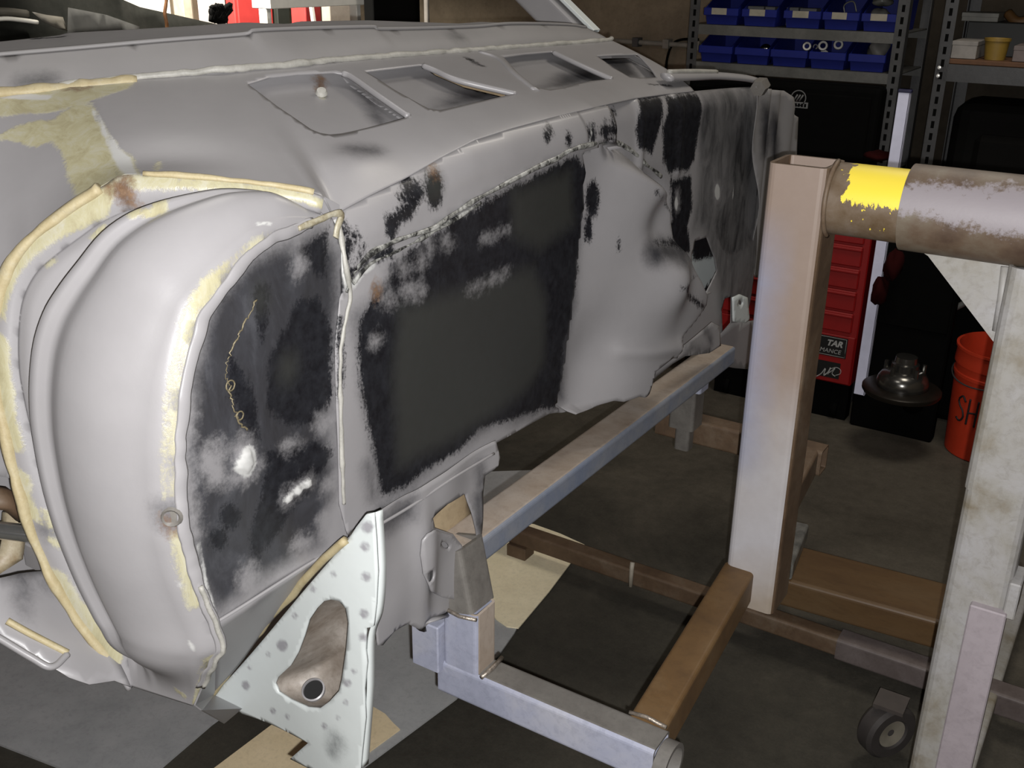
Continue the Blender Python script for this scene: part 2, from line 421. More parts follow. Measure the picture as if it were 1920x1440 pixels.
# ------------------------------------------------------------------ rotisserie
def two_face(o, mat2, sel):
    """a second coat of paint on the faces picked by sel(normal)"""
    o.data.materials.append(mat2)
    for p in o.data.polygons:
        if sel(p.normal): p.material_index = 1
    return o
RUST = blotch('rusty_steel', [(0.28, (0.16, 0.095, 0.055)), (0.5, (0.27, 0.17, 0.10)), (0.72, (0.40, 0.30, 0.21))], 9, 0.6, k=0.42)
TAN = blotch('tan_mill_steel', [(0.28, (0.27, 0.20, 0.145)), (0.5, (0.40, 0.33, 0.27)), (0.75, (0.50, 0.44, 0.39))], 6, 0.5, vscale=(1, 1, 0.5), k=0.85)
ORANGE = blotch('orange_rust_steel', [(0.25, (0.22, 0.12, 0.05)), (0.5, (0.36, 0.20, 0.075)), (0.75, (0.46, 0.30, 0.15))], 7, 0.55, k=0.36)
LAV = blotch('lavender_overspray', [(0.27, (0.33, 0.35, 0.45)), (0.5, (0.44, 0.46, 0.58)), (0.78, (0.56, 0.56, 0.62))], 8, 0.55, k=0.72)
WHITEP = blotch('chalky_white_paint', [(0.30, (0.30, 0.25, 0.17)), (0.46, (0.48, 0.46, 0.42)), (0.70, (0.60, 0.59, 0.61))], 7, 0.55, k=0.6)
PINKP = blotch('pinkish_primer_bar', [(0.3, (0.48, 0.42, 0.45)), (0.7, (0.60, 0.53, 0.57))], 9, 0.55, k=0.6)
GREYST = blotch('dull_grey_steel', [(0.3, (0.20, 0.185, 0.17)), (0.7, (0.34, 0.32, 0.29))], 15, 0.45, k=0.5)
WELD = simple('weld_bead', (0.30, 0.26, 0.22), 0.35, 0.6, 0.4, 200, 0.5)
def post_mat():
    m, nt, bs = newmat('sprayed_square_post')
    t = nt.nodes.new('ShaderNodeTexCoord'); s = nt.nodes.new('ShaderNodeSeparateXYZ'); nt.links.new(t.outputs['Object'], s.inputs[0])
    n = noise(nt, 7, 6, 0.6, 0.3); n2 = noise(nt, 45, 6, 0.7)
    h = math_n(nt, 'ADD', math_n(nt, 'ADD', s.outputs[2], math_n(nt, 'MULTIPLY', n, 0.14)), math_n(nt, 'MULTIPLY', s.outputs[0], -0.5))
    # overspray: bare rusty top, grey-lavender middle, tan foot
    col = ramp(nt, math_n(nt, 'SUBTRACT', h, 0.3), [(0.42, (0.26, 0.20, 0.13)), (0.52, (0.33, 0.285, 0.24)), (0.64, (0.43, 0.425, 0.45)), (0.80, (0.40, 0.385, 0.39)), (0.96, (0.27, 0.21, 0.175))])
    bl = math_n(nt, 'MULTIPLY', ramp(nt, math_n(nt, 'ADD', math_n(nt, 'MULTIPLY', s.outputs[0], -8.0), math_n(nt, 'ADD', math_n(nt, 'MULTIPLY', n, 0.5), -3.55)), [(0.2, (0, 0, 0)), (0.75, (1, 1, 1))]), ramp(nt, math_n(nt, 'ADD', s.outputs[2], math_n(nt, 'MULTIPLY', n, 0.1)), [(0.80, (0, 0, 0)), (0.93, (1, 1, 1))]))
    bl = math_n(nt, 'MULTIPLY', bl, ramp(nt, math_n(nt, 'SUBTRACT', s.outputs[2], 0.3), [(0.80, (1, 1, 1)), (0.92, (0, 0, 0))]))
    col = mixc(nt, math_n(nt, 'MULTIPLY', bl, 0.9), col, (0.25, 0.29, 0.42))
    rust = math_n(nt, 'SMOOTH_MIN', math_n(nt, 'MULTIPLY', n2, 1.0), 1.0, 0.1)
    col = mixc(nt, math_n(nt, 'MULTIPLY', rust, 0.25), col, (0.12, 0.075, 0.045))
    g = nt.nodes.new('ShaderNodeSeparateXYZ'); ge = nt.nodes.new('ShaderNodeNewGeometry'); nt.links.new(ge.outputs['Normal'], g.inputs[0])
    nt.links.new(col, bs.inputs['Base Color']); bs.inputs['Roughness'].default_value = 0.5
    bump(nt, bs, n2, 0.1); return m
POSTM = post_mat()
BLUEEDGE = blotch('blue_overspray', [(0.3, (0.26, 0.32, 0.46)), (0.7, (0.46, 0.47, 0.50))], 9, 0.5, k=0.5)

PX, PY, PS = -0.496, 1.474, 0.089                      # front left corner and side of the cradle post
pc = (PX+PS/2, PY+PS/2)
cradle = thing('rotisserie_cradle', 'rusty square-tube rotisserie cradle with tall post, bolted under the firewall', 'car rotisserie', (pc[0], pc[1], 0.5))
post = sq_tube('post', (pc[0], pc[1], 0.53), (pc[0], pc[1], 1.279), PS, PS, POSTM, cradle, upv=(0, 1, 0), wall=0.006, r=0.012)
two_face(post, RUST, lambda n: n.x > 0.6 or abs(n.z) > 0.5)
BW, BH = 0.054, 0.062                                  # base tube
sq_tube('base_tube', (-0.437, 1.045, 0.6-BH/2), (-0.474, PY+0.01, 0.6-BH/2), BW, BH, ORANGE, cradle)
sq_tube('base_tube', (-0.482, PY+PS-0.005, 0.6-BH/2), (-0.525, 2.0, 0.6-BH/2), BW, BH, RUST, cradle)
arm = sq_tube('corner_arm', (-0.752, 1.022, 0.6-0.029), (-0.405, 1.022, 0.6-0.029), 0.05, 0.058, GREYST, cradle, wall=0.004)
two_face(arm, LAV, lambda n: n.y < -0.5)
sq_tube('corner_arm', (-0.87, 2.02, 0.6-0.029), (-0.49, 2.02, 0.6-0.029), 0.05, 0.058, RUST, cradle, wall=0.004)
# rounded weld between arm and base tube, and the coupler that closes the arm's outer end
sweep('weld', [(-0.465, 1.047, 0.601), (-0.44, 1.049, 0.603), (-0.41, 1.047, 0.601)], 0.003, WELD, cradle)
pipe('elbow_sleeve', (-0.403, 1.02, 0.565), (-0.385, 1.02, 0.565), 0.034, GREYST, cradle)
# upright near the camera that carries the cross beam
up_n = sq_tube('riser', (-0.712, 1.022, 0.60), (-0.712, 1.022, 0.70), 0.06, 0.05, TAN, cradle, upv=(0, 1, 0), wall=0.004)
two_face(up_n, LAV, lambda n: n.y < -0.5)
sl = sq_tube('riser_sleeve', (-0.722, 1.026, 0.692), (-0.745, 1.03, 0.785), 0.066, 0.06, GREYST, cradle, upv=(0, 1, 0), wall=0.006)
sweep('weld', [(-0.682, 0.995, 0.697), (-0.71, 0.994, 0.693), (-0.748, 0.995, 0.697)], 0.003, WELD, cradle)
sweep('weld', [(-0.674, 1.05, 0.602), (-0.672, 1.02, 0.603), (-0.674, 0.996, 0.602)], 0.0035, WELD, cradle)
box('tab_plate', -0.79, -0.742, 0.985, 1.05, 0.585, 0.665, LAV, cradle)
up_f = sq_tube('riser', (-0.785, 1.963, 0.545), (-0.785, 1.963, 0.61), 0.034, 0.034, GREYST, cradle, upv=(0, 1, 0), wall=0.004)
sq_tube('riser_sleeve', (-0.785, 1.963, 0.60), (-0.785, 1.963, 0.69), 0.058, 0.058, GREYST, cradle, upv=(0, 1, 0), wall=0.006)
sq_tube('riser', (-0.772, 1.963, 0.69), (-0.772, 1.963, 0.725), 0.05, 0.05, LAV, cradle, upv=(0, 1, 0), wall=0.004)
# cross beam under the firewall
beam = sq_tube('cross_beam', (-0.747, 1.035, 0.760), (-0.757, 2.07, 0.742), 0.062, 0.042, TAN, cradle, wall=0.004)
two_face(beam, BLUEEDGE, lambda n: n.x > 0.5)
# pivot pipe with a worn yellow band
PZ = 1.231
def yellow_mat():
    m, nt, bs = newmat('worn_yellow_pipe')
    t = nt.nodes.new('ShaderNodeTexCoord'); s = nt.nodes.new('ShaderNodeSeparateXYZ'); nt.links.new(t.outputs['Object'], s.inputs[0])
    n = noise(nt, 70, 5, 0.7, 0.2, vscale=(1.6, 1, 0.7)); n2 = noise(nt, 20, 7, 0.65)
    rust = ramp(nt, n2, [(0.3, (0.085, 0.05, 0.02)), (0.55, (0.15, 0.11, 0.075)), (0.75, (0.20, 0.165, 0.14))])
    # yellow from the top of the pipe down its near side, worn off where hands and sleeve rub it
    ang = math_n(nt, 'ADD', math_n(nt, 'SUBTRACT', s.outputs[2], PZ+0.006), math_n(nt, 'MULTIPLY', math_n(nt, 'SUBTRACT', n, 0.5), 0.055))
    e0 = math_n(nt, 'ADD', s.outputs[0], math_n(nt, 'MULTIPLY', math_n(nt, 'SUBTRACT', n, 0.5), 0.04))
    k = math_n(nt, 'MULTIPLY', math_n(nt, 'GREATER_THAN', ang, 0.0), math_n(nt, 'GREATER_THAN', e0, -0.382))
    sp = noise(nt, 130, 2, 0.5, 0.0, vscale=(1, 1, 0.4)); k2 = math_n(nt, 'MULTIPLY', math_n(nt, 'GREATER_THAN', sp, 0.70), math_n(nt, 'GREATER_THAN', s.outputs[2], PZ-0.03))
    k = math_n(nt, 'MAXIMUM', k, k2)
    nt.links.new(mixc(nt, k, rust, (0.86, 0.68, 0.055)), bs.inputs['Base Color']); bs.inputs['Roughness'].default_value = 0.45
    bump(nt, bs, n2, 0.15); return m
def sleeve_mat():
    m, nt, bs = newmat('flaking_white_sleeve')
    t = nt.nodes.new('ShaderNodeTexCoord'); s = nt.nodes.new('ShaderNodeSeparateXYZ'); nt.links.new(t.outputs['Object'], s.inputs[0])
    n = noise(nt, 60, 8, 0.75); n2 = noise(nt, 14, 6, 0.6)
    rust = ramp(nt, n2, [(0.3, (0.055, 0.032, 0.022)), (0.5, (0.11, 0.075, 0.05)), (0.7, (0.16, 0.135, 0.10))])
    a = math_n(nt, 'ABSOLUTE', math_n(nt, 'SUBTRACT', s.outputs[2], PZ+0.022)); a = math_n(nt, 'SUBTRACT', 0.026, a)
    a = math_n(nt, 'ADD', a, math_n(nt, 'MULTIPLY', math_n(nt, 'SUBTRACT', n, 0.55), 0.07))
    a = math_n(nt, 'ADD', a, math_n(nt, 'MULTIPLY', math_n(nt, 'SUBTRACT', s.outputs[0], -0.25), 0.08))
    r = nt.nodes.new('ShaderNodeMapRange'); r.inputs[1].default_value = -0.004; r.inputs[2].default_value = 0.006; nt.links.new(a, r.inputs[0])
    nt.links.new(mixc(nt, r.outputs[0], rust, (0.26, 0.235, 0.25)), bs.inputs['Base Color']); bs.inputs['Roughness'].default_value = 0.55
    bump(nt, bs, n, 0.25); return m
pipe('pivot_pipe', (PX+PS-0.002, pc[1], PZ), (-0.10, pc[1], PZ), 0.052, yellow_mat(), cradle)
sweep('weld', [(PX+PS+0.003, pc[1]-0.056*math.cos(a), PZ+0.056*math.sin(a)) for a in np.linspace(-1.2, 1.4, 20)], 0.0035, RUST, cradle)

stand = thing('rotisserie_stand', 'chalky white rotisserie stand post with gusset and rusty pivot sleeve', 'car rotisserie', (-0.11, 1.52, 0))
pipe('pivot_sleeve', (-0.302, pc[1], PZ), (0.22, pc[1], PZ), 0.0605, sleeve_mat(), stand)
SX0, SX1 = -0.155, -0.066
sx = (SX0+SX1)/2
sq_tube('post', (sx, pc[1], 0.845), (sx, pc[1], 1.178), 0.092, 0.092, WHITEP, stand, upv=(0, 1, 0), r=0.02)
sq_tube('post_lower', (sx, pc[1], 0.09), (sx, pc[1], 0.85), 0.088, 0.088, WHITEP, stand, upv=(0, 1, 0), r=0.018)
box('stop_bar', sx-0.004, SX1+0.002, pc[1]-0.058, pc[1]-0.042, 0.09, 0.67, PINKP, stand)
box('stop_tab', SX1-0.004, SX1+0.012, pc[1]-0.05, pc[1]+0.01, 0.66, 0.72, WHITEP, stand)
gp = [(1694, 452), (1696, 464), (1722, 468), (1740, 480), (1862, 640), (1896, 650), (1900, 480)]
prism('gusset', gp, lambda x, y: U(x, y, Y=pc[1]-0.012), (0, 0.012, 0), WHITEP, stand)
sweep('weld', [U(x, y, Y=pc[1]-0.014) for x, y in ((1885, 500), (1878, 560), (1868, 620))], 0.006, WHITEP, stand)
# base on the floor
sq_tube('base_leg', (sx, 1.30, 0.06), (sx, 2.62, 0.06), 0.075, 0.075, WHITEP, stand)
OB = blotch('orange_brown_beam', [(0.25, (0.30, 0.16, 0.07)), (0.5, (0.42, 0.24, 0.10)), (0.8, (0.50, 0.32, 0.16))], 5, 0.5, vscale=(0.6, 2, 2), k=0.27)
sq_tube('spreader_beam', (-0.60, 2.205, 0.155), (sx, 2.225, 0.165), 0.175, 0.075, OB, stand, r=0.01)
BLK = simple('black_rubber', (0.02, 0.02, 0.02), 0.6)
sq_tube('stub_tube', (-0.573, 2.12, 0.218), (-0.600, 2.32, 0.218), 0.045, 0.045, blotch('galvanised_stub', [(0.3, (0.16, 0.16, 0.15)), (0.7, (0.45, 0.44, 0.40))], 25, 0.4, k=0.5), stand)
for yy in (1.33, 2.56):
    lathe('caster_wheel', [(0.012, -0.02), (0.02, -0.02), (0.025, -0.012), (0.04, -0.012), (0.042, -0.018), (0.05, -0.015), (0.05, 0.015), (0.042, 0.018), (0.012, 0.018)], (sx-0.05, yy, 0.05), BLK, stand, 28, (1, 0.2, 0))
cst = thing('caster', 'round rubber caster wheel with pale rim low behind the white stand post', 'caster wheel', (-0.28, 1.93, 0))
cc = U(1662, 1366, Z=0.075)
lathe('tyre', [(0.030, -0.016), (0.036, -0.022), (0.055, -0.022), (0.062, -0.014), (0.062, 0.014), (0.055, 0.022), (0.036, 0.022), (0.030, 0.016), (0.030, -0.016)], cc, simple('grey_rubber', (0.035, 0.03, 0.028), 0.7), cst, 36, (0.8, -0.6, 0))
lathe('rim', [(0.008, -0.012), (0.020, -0.008), (0.030, -0.018), (0.032, 0.018), (0.008, 0.014)], cc, simple('pale_rim', (0.22, 0.20, 0.16), 0.4), cst, 30, (0.8, -0.6, 0))
bm = bmesh.new()
bm_box(bm, cc[0]-0.03, cc[0]+0.03, cc[1]-0.03, cc[1]+0.03, 0.139, 0.147); bm_box(bm, cc[0]-0.026, cc[0]-0.020, cc[1]-0.02, cc[1]+0.02, 0.05, 0.14)
frombm('fork', bm, simple('dark_fork', (0.06, 0.05, 0.045), 0.6), cst)
# the long tie bar between the two stands of the rotisserie
tie = thing('tie_bar', 'long low rusty tie bar lying along the floor under the cradle', 'steel bar', (-0.6, 2.10, 0))
tb = sq_tube('bar', (-1.75, 2.125, 0.072), (-0.36, 2.115, 0.072), 0.046, 0.046, RUST, tie, wall=0.004)
sq_tube('bar_sleeve', (-0.42, 2.115, 0.072), (0.25, 2.115, 0.072), 0.056, 0.056, blotch('dusty_mauve_steel', [(0.3, (0.17, 0.13, 0.12)), (0.7, (0.30, 0.25, 0.24))], 12, 0.6, k=0.5), tie, wall=0.004)
sweep('pin', [(-0.95, 2.095, 0.12), (-0.95, 2.092, 0.10), (-0.95, 2.092, 0.05)], 0.006, simple('pale_drip', (0.42, 0.38, 0.31), 0.5), tie)
for xx in (-1.3, -0.15): box('foot', xx-0.03, xx+0.03, 2.09, 2.14, 0.0, 0.05, RUST, tie)

# ------------------------------------------------------------------ boards on the floor
def board(name, px, z0, z1, mat, label, cat):
    pts = [U(x, y, Z=z1) for x, y in px]
    o = prism(name, pts, lambda a, b, c: (a, b, z1), (0, 0, z0-z1), mat); return tag(o, label, cat)
GREYB = blotch('grey_sprayed_card', [(0.3, (0.27, 0.275, 0.28)), (0.7, (0.33, 0.335, 0.335))], 9, 0.8, k=1.35)
BEIGE = blotch('beige_card', [(0.3, (0.52, 0.46, 0.32)), (0.7, (0.60, 0.54, 0.39))], 12, 0.8, k=1.7)
board('card_sheet', [(-500, 1150), (-260, 1000), (430, 900), (1040, 880), (640, 1180), (398, 1356), (299, 1441), (118, 1441), (-8, 1392), (-200, 1330)], 0.0005, 0.006, blotch('darker_grey_card', [(0.3, (0.20, 0.205, 0.21)), (0.7, (0.26, 0.26, 0.265))], 9, 0.8, k=1.6), 'large grey oversprayed cardboard sheet on the floor under the near side of the car', 'cardboard')
board('card_sheet', [(640, 1180), (720, 1140), (905, 1065), (1010, 1100), (965, 1185), (936, 1226), (856, 1309), (678, 1441), (560, 1475), (600, 1300)], 0.0065, 0.011, GREYB, 'mid grey oversprayed cardboard sheet on the floor right of the pale gusset bracket', 'cardboard')
board('card_sheet', [(905, 1005), (960, 975), (1002, 983), (1050, 1000), (1096, 1021), (1060, 1068), (1030, 1108), (972, 1177), (950, 1174), (930, 1160), (900, 1120)], 0.0115, 0.015, BEIGE, 'pale beige cardboard piece on the floor below the cross beam', 'cardboard')
board('card_sheet', [(510, 1358), (560, 1320), (640, 1300), (687, 1311), (700, 1325), (722, 1338), (738, 1356), (750, 1367), (683, 1416), (640, 1450), (500, 1520), (380, 1520), (401, 1440)], 0.0115, 0.015, blotch('tan_card', [(0.3, (0.50, 0.41, 0.26)), (0.7, (0.58, 0.48, 0.32))], 12, 0.8, k=1.5), 'tan torn cardboard piece on the floor at the bottom edge under the gusset bracket', 'cardboard')
# ------------------------------------------------------------------ car body shell on the rotisserie
XF = -0.736; XB = XF-0.27
car = thing('car_body', 'stripped grey-primered car body shell with black patch panels and yellow seam sealer', 'car body', (-1.1, 1.4, 0.62))
def YZ(px, X=XF): return np.array([U(x, y, X=X)[1:] for x, y in px])
def pdist(y, z, line):
    P = np.stack([y, z], 1); d = np.full(len(P), 9.0)
    for a, b in zip(line[:-1], line[1:]): d = np.minimum(d, segdist(P, a, b))
    return d
fold_px = [(622, 405), (640, 394), (700, 362), (760, 333), (820, 298), (890, 262), (960, 240), (1030, 221), (1110, 202), (1190, 184), (1250, 176), (1310, 170), (1420, 162)]
FOLD = YZ(fold_px)
SEAM = YZ([(645, 548), (662, 510), (690, 478), (720, 459), (765, 442), (808, 428), (837, 408), (880, 380), (928, 354), (990, 321), (1040, 296), (1070, 281), (1110, 270), (1150, 266), (1185, 285), (1215, 312), (1240, 332)])
TUN = YZ([(1160, 270), (1190, 288), (1235, 330), (1250, 372), (1252, 430), (1272, 480), (1290, 530), (1283, 580), (1255, 620), (1236, 645), (1225, 690)])
TUNP = YZ([(1095, 285), (1150, 268), (1190, 288), (1235, 330), (1250, 372), (1252, 430), (1272, 480), (1290, 530), (1283, 580), (1255, 620), (1236, 645), (1225, 690), (1170, 735), (1080, 776), (1046, 765), (1058, 700), (1075, 560), (1094, 420), (1094, 330)])
PATCH_EDGE = YZ([(1094, 285), (1096, 400), (1086, 500), (1070, 590), (1062, 680), (1050, 740), (1030, 772)])
ROUND = YZ([(1238, 405)])[0]; KNEE = YZ([(1215, 520)])[0]; DENT = YZ([(1110, 690)])[0]; RIDGE = YZ([(1150, 655), (1230, 640)])
def fw_relief(y, z):
    P = np.stack([y, z], 1); x = np.zeros(len(y))
    zf = np.interp(y, FOLD[:, 0], FOLD[:, 1]); d = np.clip(zf-z, -0.05, 1)
    x -= 0.026*np.clip(1-d/0.045, 0, 1.6)**2                                     # rolled top edge
    ins = inpoly(P, TUNP); dt = pdist(y, z, TUN); de = pdist(y, z, PATCH_EDGE)
    x += np.where(ins, -0.022*np.minimum(1, de/0.012)+0.075*sstep(0.02, 0.30, de)*sstep(0, 0.035, dt), 0)
    x += np.where(ins, 0.02*np.exp(-((y-KNEE[0])**2+(z-KNEE[1])**2)/0.05**2)-0.018*np.exp(-((y-DENT[0])**2+(z-DENT[1])**2)/0.07**2), 0)
    x += np.where(ins, 0.010*np.exp(-(pdist(y, z, RIDGE)/0.014)**2)+0.004*np.sin(y*23+z*9)*np.sin(z*31-y*11), 0)
    yr = np.interp(z, TUN[::-1][:, 1], TUN[::-1][:, 0])
    x += np.where((~ins) & (y > yr), -0.035, 0)*1.0
    x -= 0.03*np.exp(-(((y-ROUND[0])/0.085)**2+((z-ROUND[1])/0.06)**2)**2)       # pressed round recess
    sm = pdist(y, z, SEAM); up_ = (z > np.interp(y, SEAM[:, 0], SEAM[:, 1]))
    x += np.where(up_ & (y < 1.36), 0.004, 0.0)                                   # upper sheet laps over the lower
    x += 0.0018*np.sin(y*17+1)*np.sin(z*21+y*6)                                   # hand-worked sheet
    for k, (px_, amp) in enumerate((((1236, 250), 0.006), ((1308, 240), 0.006))):
        l = YZ([(px_[0]+4, 175), (px_[0]-4, 320)]); x += amp*np.exp(-(pdist(y, z, l)/0.012)**2)
    return x
def fw_fn(y, z): return np.stack([XF+fw_relief(y, z), y, z], 1)
S_fw = Surf(fw_fn, 0.50, 2.45, 0.74, 1.42, 520, 220)
fw_out = fold_px+[(1424, 300), (1418, 480), (1408, 560), (1400, 600), (1385, 612), (1362, 640), (1338, 660), (1300, 655), (1262, 672), (1230, 697), (1173, 735), (1130, 758), (1080, 776), (1046, 764), (1030, 776), (1000, 792), (932, 830), (860, 872), (775, 926), (712, 962), (690, 972), (652, 1003), (637, 945), (635, 860), (631, 760), (629, 650), (638, 560), (641, 480), (632, 430)]
black_fw = [
 [(711, 548), (735, 500), (770, 470), (820, 442), (850, 414), (930, 367), (1000, 330), (1080, 292), (1092, 330), (1090, 420), (1083, 500), (1070, 560), (1055, 640), (1050, 700), (1043, 748), (1008, 770), (960, 785), (905, 800), (860, 845), (800, 880), (753, 915), (715, 928), (700, 840), (680, 740), (670, 650), (673, 600)],
 ([(762, 338), (755, 372)], 0.006), ([(783, 355), (766, 395), (748, 408)], 0.010), [(722, 405), (745, 392), (762, 402), (750, 425), (738, 447), (722, 438)],
 circle_px(814, 355, 15, 34), circle_px(1027, 252, 8, 18), circle_px(1066, 262, 6, 13), circle_px(1110, 250, 8, 20), circle_px(1131, 245, 7, 20, a=0.2), circle_px(1150, 213, 5, 9),
 circle_px(1112, 375, 12, 38), circle_px(1104, 430, 8, 26), circle_px(1160, 458, 4, 16),
 [(1197, 190), (1236, 179), (1228, 270), (1222, 287), (1198, 280), (1190, 240)],
 [(1246, 181), (1306, 174), (1302, 300), (1290, 318), (1252, 324), (1243, 300), (1242, 240)],
 [(1258, 336), (1296, 330), (1298, 390), (1283, 440), (1270, 450), (1257, 400)],
 [(1230, 360), (1250, 385), (1262, 430), (1258, 465), (1225, 455), (1205, 430), (1207, 395)],
 [(1258, 455), (1285, 395), (1293, 470), (1290, 540), (1286, 590), (1262, 615), (1258, 640), (1244, 656), (1243, 620), (1266, 590), (1278, 540), (1268, 490)],
 [(1347, 400), (1382, 338), (1398, 380), (1392, 470), (1362, 478), (1342, 440)],
 ([(642, 420), (640, 540)], 0.006), ([(655, 470), (668, 440)], 0.004), ([(672, 485), (682, 462)], 0.003), ([(650, 520), (690, 490), (730, 470)], 0.006),
 ([(635, 600), (641, 680), (637, 740)], 0.006)]
soft_fw = [[(700, 560), (730, 500), (800, 455), (930, 372), (1085, 295), (1094, 420), (1078, 560), (1055, 745), (905, 805), (760, 920), (705, 935), (672, 700), (668, 600)], circle_px(1330, 215, 16, 32), circle_px(1368, 205, 18, 30), circle_px(1350, 255, 24, 45), circle_px(1385, 300, 14, 60), circle_px(1320, 250, 8, 50), ([(690, 870), (700, 925)], 0.008), circle_px(678, 283, 34, 6, a=0.12), circle_px(1232, 475, 20, 26),
  [(708, 948), (740, 945), (775, 920), (772, 968), (740, 990), (712, 1000)], circle_px(1400, 250, 12, 90)]
olive_fw = [[(750, 575), (860, 545), (1000, 500), (1022, 560), (1020, 680), (985, 735), (850, 825), (748, 875), (738, 700)], [(960, 360), (1070, 320), (1075, 420), (1010, 470), (960, 440)], circle_px(814, 345, 14, 24)]
grey_fw = [circle_px(700, 520, 30, 18), circle_px(757, 505, 10, 13), circle_px(775, 545, 22, 10), circle_px(730, 560, 14, 9), circle_px(790, 490, 9, 14), circle_px(838, 455, 10, 8), circle_px(806, 462, 5, 8), circle_px(705, 640, 6, 10, a=0.6), ([(905, 447), (950, 432)], 0.002),
  ([(880, 545), (950, 510)], 0.002), circle_px(1345, 360, 7, 18), circle_px(1270, 375, 4, 20)]
bare_fw = [circle_px(1345, 360, 5, 15), circle_px(1268, 382, 3, 13), ([(628, 412), (634, 450), (643, 500), (650, 545)], 0.0045), ([(655, 545), (680, 512), (700, 495)], 0.004), ([(1108, 235), (1105, 268)], 0.0018), ([(1375, 350), (1374, 372)], 0.002)]
fw_panel = panel('firewall', S_fw, fw_out, M_PRIMER, car, 0.0062,
    holes=[[(1297, 480), (1303, 452), (1325, 445), (1340, 485), (1344, 508), (1322, 552), (1306, 575), (1299, 560)], [(1353, 580), (1359, 560), (1371, 556), (1370, 605), (1355, 622)]],
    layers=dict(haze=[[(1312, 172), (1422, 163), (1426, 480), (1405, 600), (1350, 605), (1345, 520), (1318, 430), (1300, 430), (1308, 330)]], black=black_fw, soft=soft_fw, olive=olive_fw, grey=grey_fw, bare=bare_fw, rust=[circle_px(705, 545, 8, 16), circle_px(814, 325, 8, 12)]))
def ragged(P, r0, r1, seed):
    g = np.random.default_rng(seed); k = len(P)
    r = np.interp(np.arange(k), np.arange(0, k, 5), g.uniform(r0, r1, len(np.arange(0, k, 5))))
    j = g.normal(0, r0*0.22, P.shape)
    for _ in range(2): j[1:-1] = (j[:-2]+j[1:-1]+j[2:])/3
    return P+j, r
M_SEAMC = blotch('dirty_cream_sealer', [(0.36, (0.10, 0.075, 0.04)), (0.5, (0.30, 0.27, 0.19)), (0.65, (0.42, 0.40, 0.33))], 40, 0.5)
M_SEAMD = blotch('smeared_metal_seam', [(0.40, (0.02, 0.02, 0.02)), (0.5, (0.20, 0.20, 0.185)), (0.62, (0.42, 0.42, 0.40))], 45, 0.35, dist=1.2)
seam_px = [(648, 548), (662, 510), (690, 478), (720, 459), (765, 442), (808, 428), (837, 408), (880, 380), (928, 354), (990, 321), (1040, 296), (1070, 281), (1110, 270), (1150, 266), (1185, 285), (1215, 312), (1238, 330)]
P, r = ragged(S_fw.pts(seam_px, 150)+[0.002, 0, 0], 0.002, 0.0055, 3); sweep('seam_bead', P, r, M_SEAMD, fw_panel, 6, 0.6, nrm=(1, 0, 0))
PLOC[fw_panel.name] = Vector((0, 0, 0))
P, r = ragged(S_fw.pts([(660, 530), (690, 496), (730, 476), (790, 446), (835, 420), (900, 380)], 90)+[0.002, 0, 0], 0.001, 0.004, 5); sweep('seam_bead', P, r, M_SEAMD, fw_panel, 6, 0.6, nrm=(1, 0, 0))
P, r = ragged(S_fw.pts([(632, 425), (643, 500), (652, 550), (643, 600), (634, 660), (634, 760), (637, 860), (640, 945)], 120)+[0.004, 0, 0], 0.0018, 0.0042, 8); sweep('seam_bead', P, r, M_WHITE, fw_panel, 6, 0.8, nrm=(1, 0, 0))
# gusset box seen through the openings in the far toe board
panel('inner_toe_board', Surf(lambda y, z: np.stack([XF-0.07+0.1*(z-1.0), y, z], 1), 1.5, 2.4, 0.8, 1.3, 120, 60), [(1285, 430), (1350, 425), (1350, 600), (1285, 600)], M_PALE, car, 0.02, layers=dict(black=[([(1318, 552), (1345, 515)], 0.012), [(1296, 440), (1330, 440), (1340, 480), (1300, 490)]]))
# far lower corner: rail, bracket and side sheet
S_far = Surf(lambda y, z: np.stack([XF-0.03+0*y, y, z], 1), 1.6, 2.7, 0.6, 1.45, 160, 90)
panel('far_rail', S_far, [(1345, 632), (1372, 606), (1420, 600), (1420, 694), (1376, 690), (1336, 682)], M_PRIMER, car, 0.02)
br = panel('far_bracket', Surf(lambda y, z: np.stack([XF-0.012+0*y, y, z], 1), 1.6, 2.7, 0.6, 1.45, 160, 90), [(1375, 558), (1388, 552), (1402, 558), (1406, 600), (1398, 606), (1376, 603)], M_PALE, car, 0.01, holes=[circle_px(1389, 568, 4)], solid=0.004)
panel('far_cowl_side', Surf(lambda y, z: np.stack([XF-0.01-0.03*sstep(2.1, 2.35, y)+0.008*np.sin(y*55), y, z], 1), 1.9, 2.7, 0.7, 1.45, 160, 90), [(1418, 162), (1440, 166), (1470, 170), (1488, 182), (1491, 205), (1497, 220), (1494, 290), (1490, 520), (1416, 520)], M_DUST, car, 0.012, layers=dict(soft=[circle_px(1432, 250, 9, 60), circle_px(1452, 270, 8, 70)]))
ledge = sweep('cowl_ledge', S_fw.pts([(1252, 160), (1300, 158), (1345, 156), (1400, 160), (1432, 168)], 40)+[-0.004, 0, 0.014], 0.013, M_PRIMER, car, 10, 0.5)
sweep('ledge_sealer', S_fw.pts([(1256, 158), (1300, 156), (1345, 156)], 20)+[-0.004, 0, 0.021], 0.005, M_WHITE, ledge, 6); PLOC[ledge.name] = Vector((0, 0, 0))
lathe('ledge_nut', [(0.0, -0.015), (0.016, -0.015), (0.018, 0), (0.016, 0.015), (0.0, 0.015)], U(1425, 170, X=XF)+[0.0, 0, 0.008], GREYST, car, 6, (0, 1, 0.2))

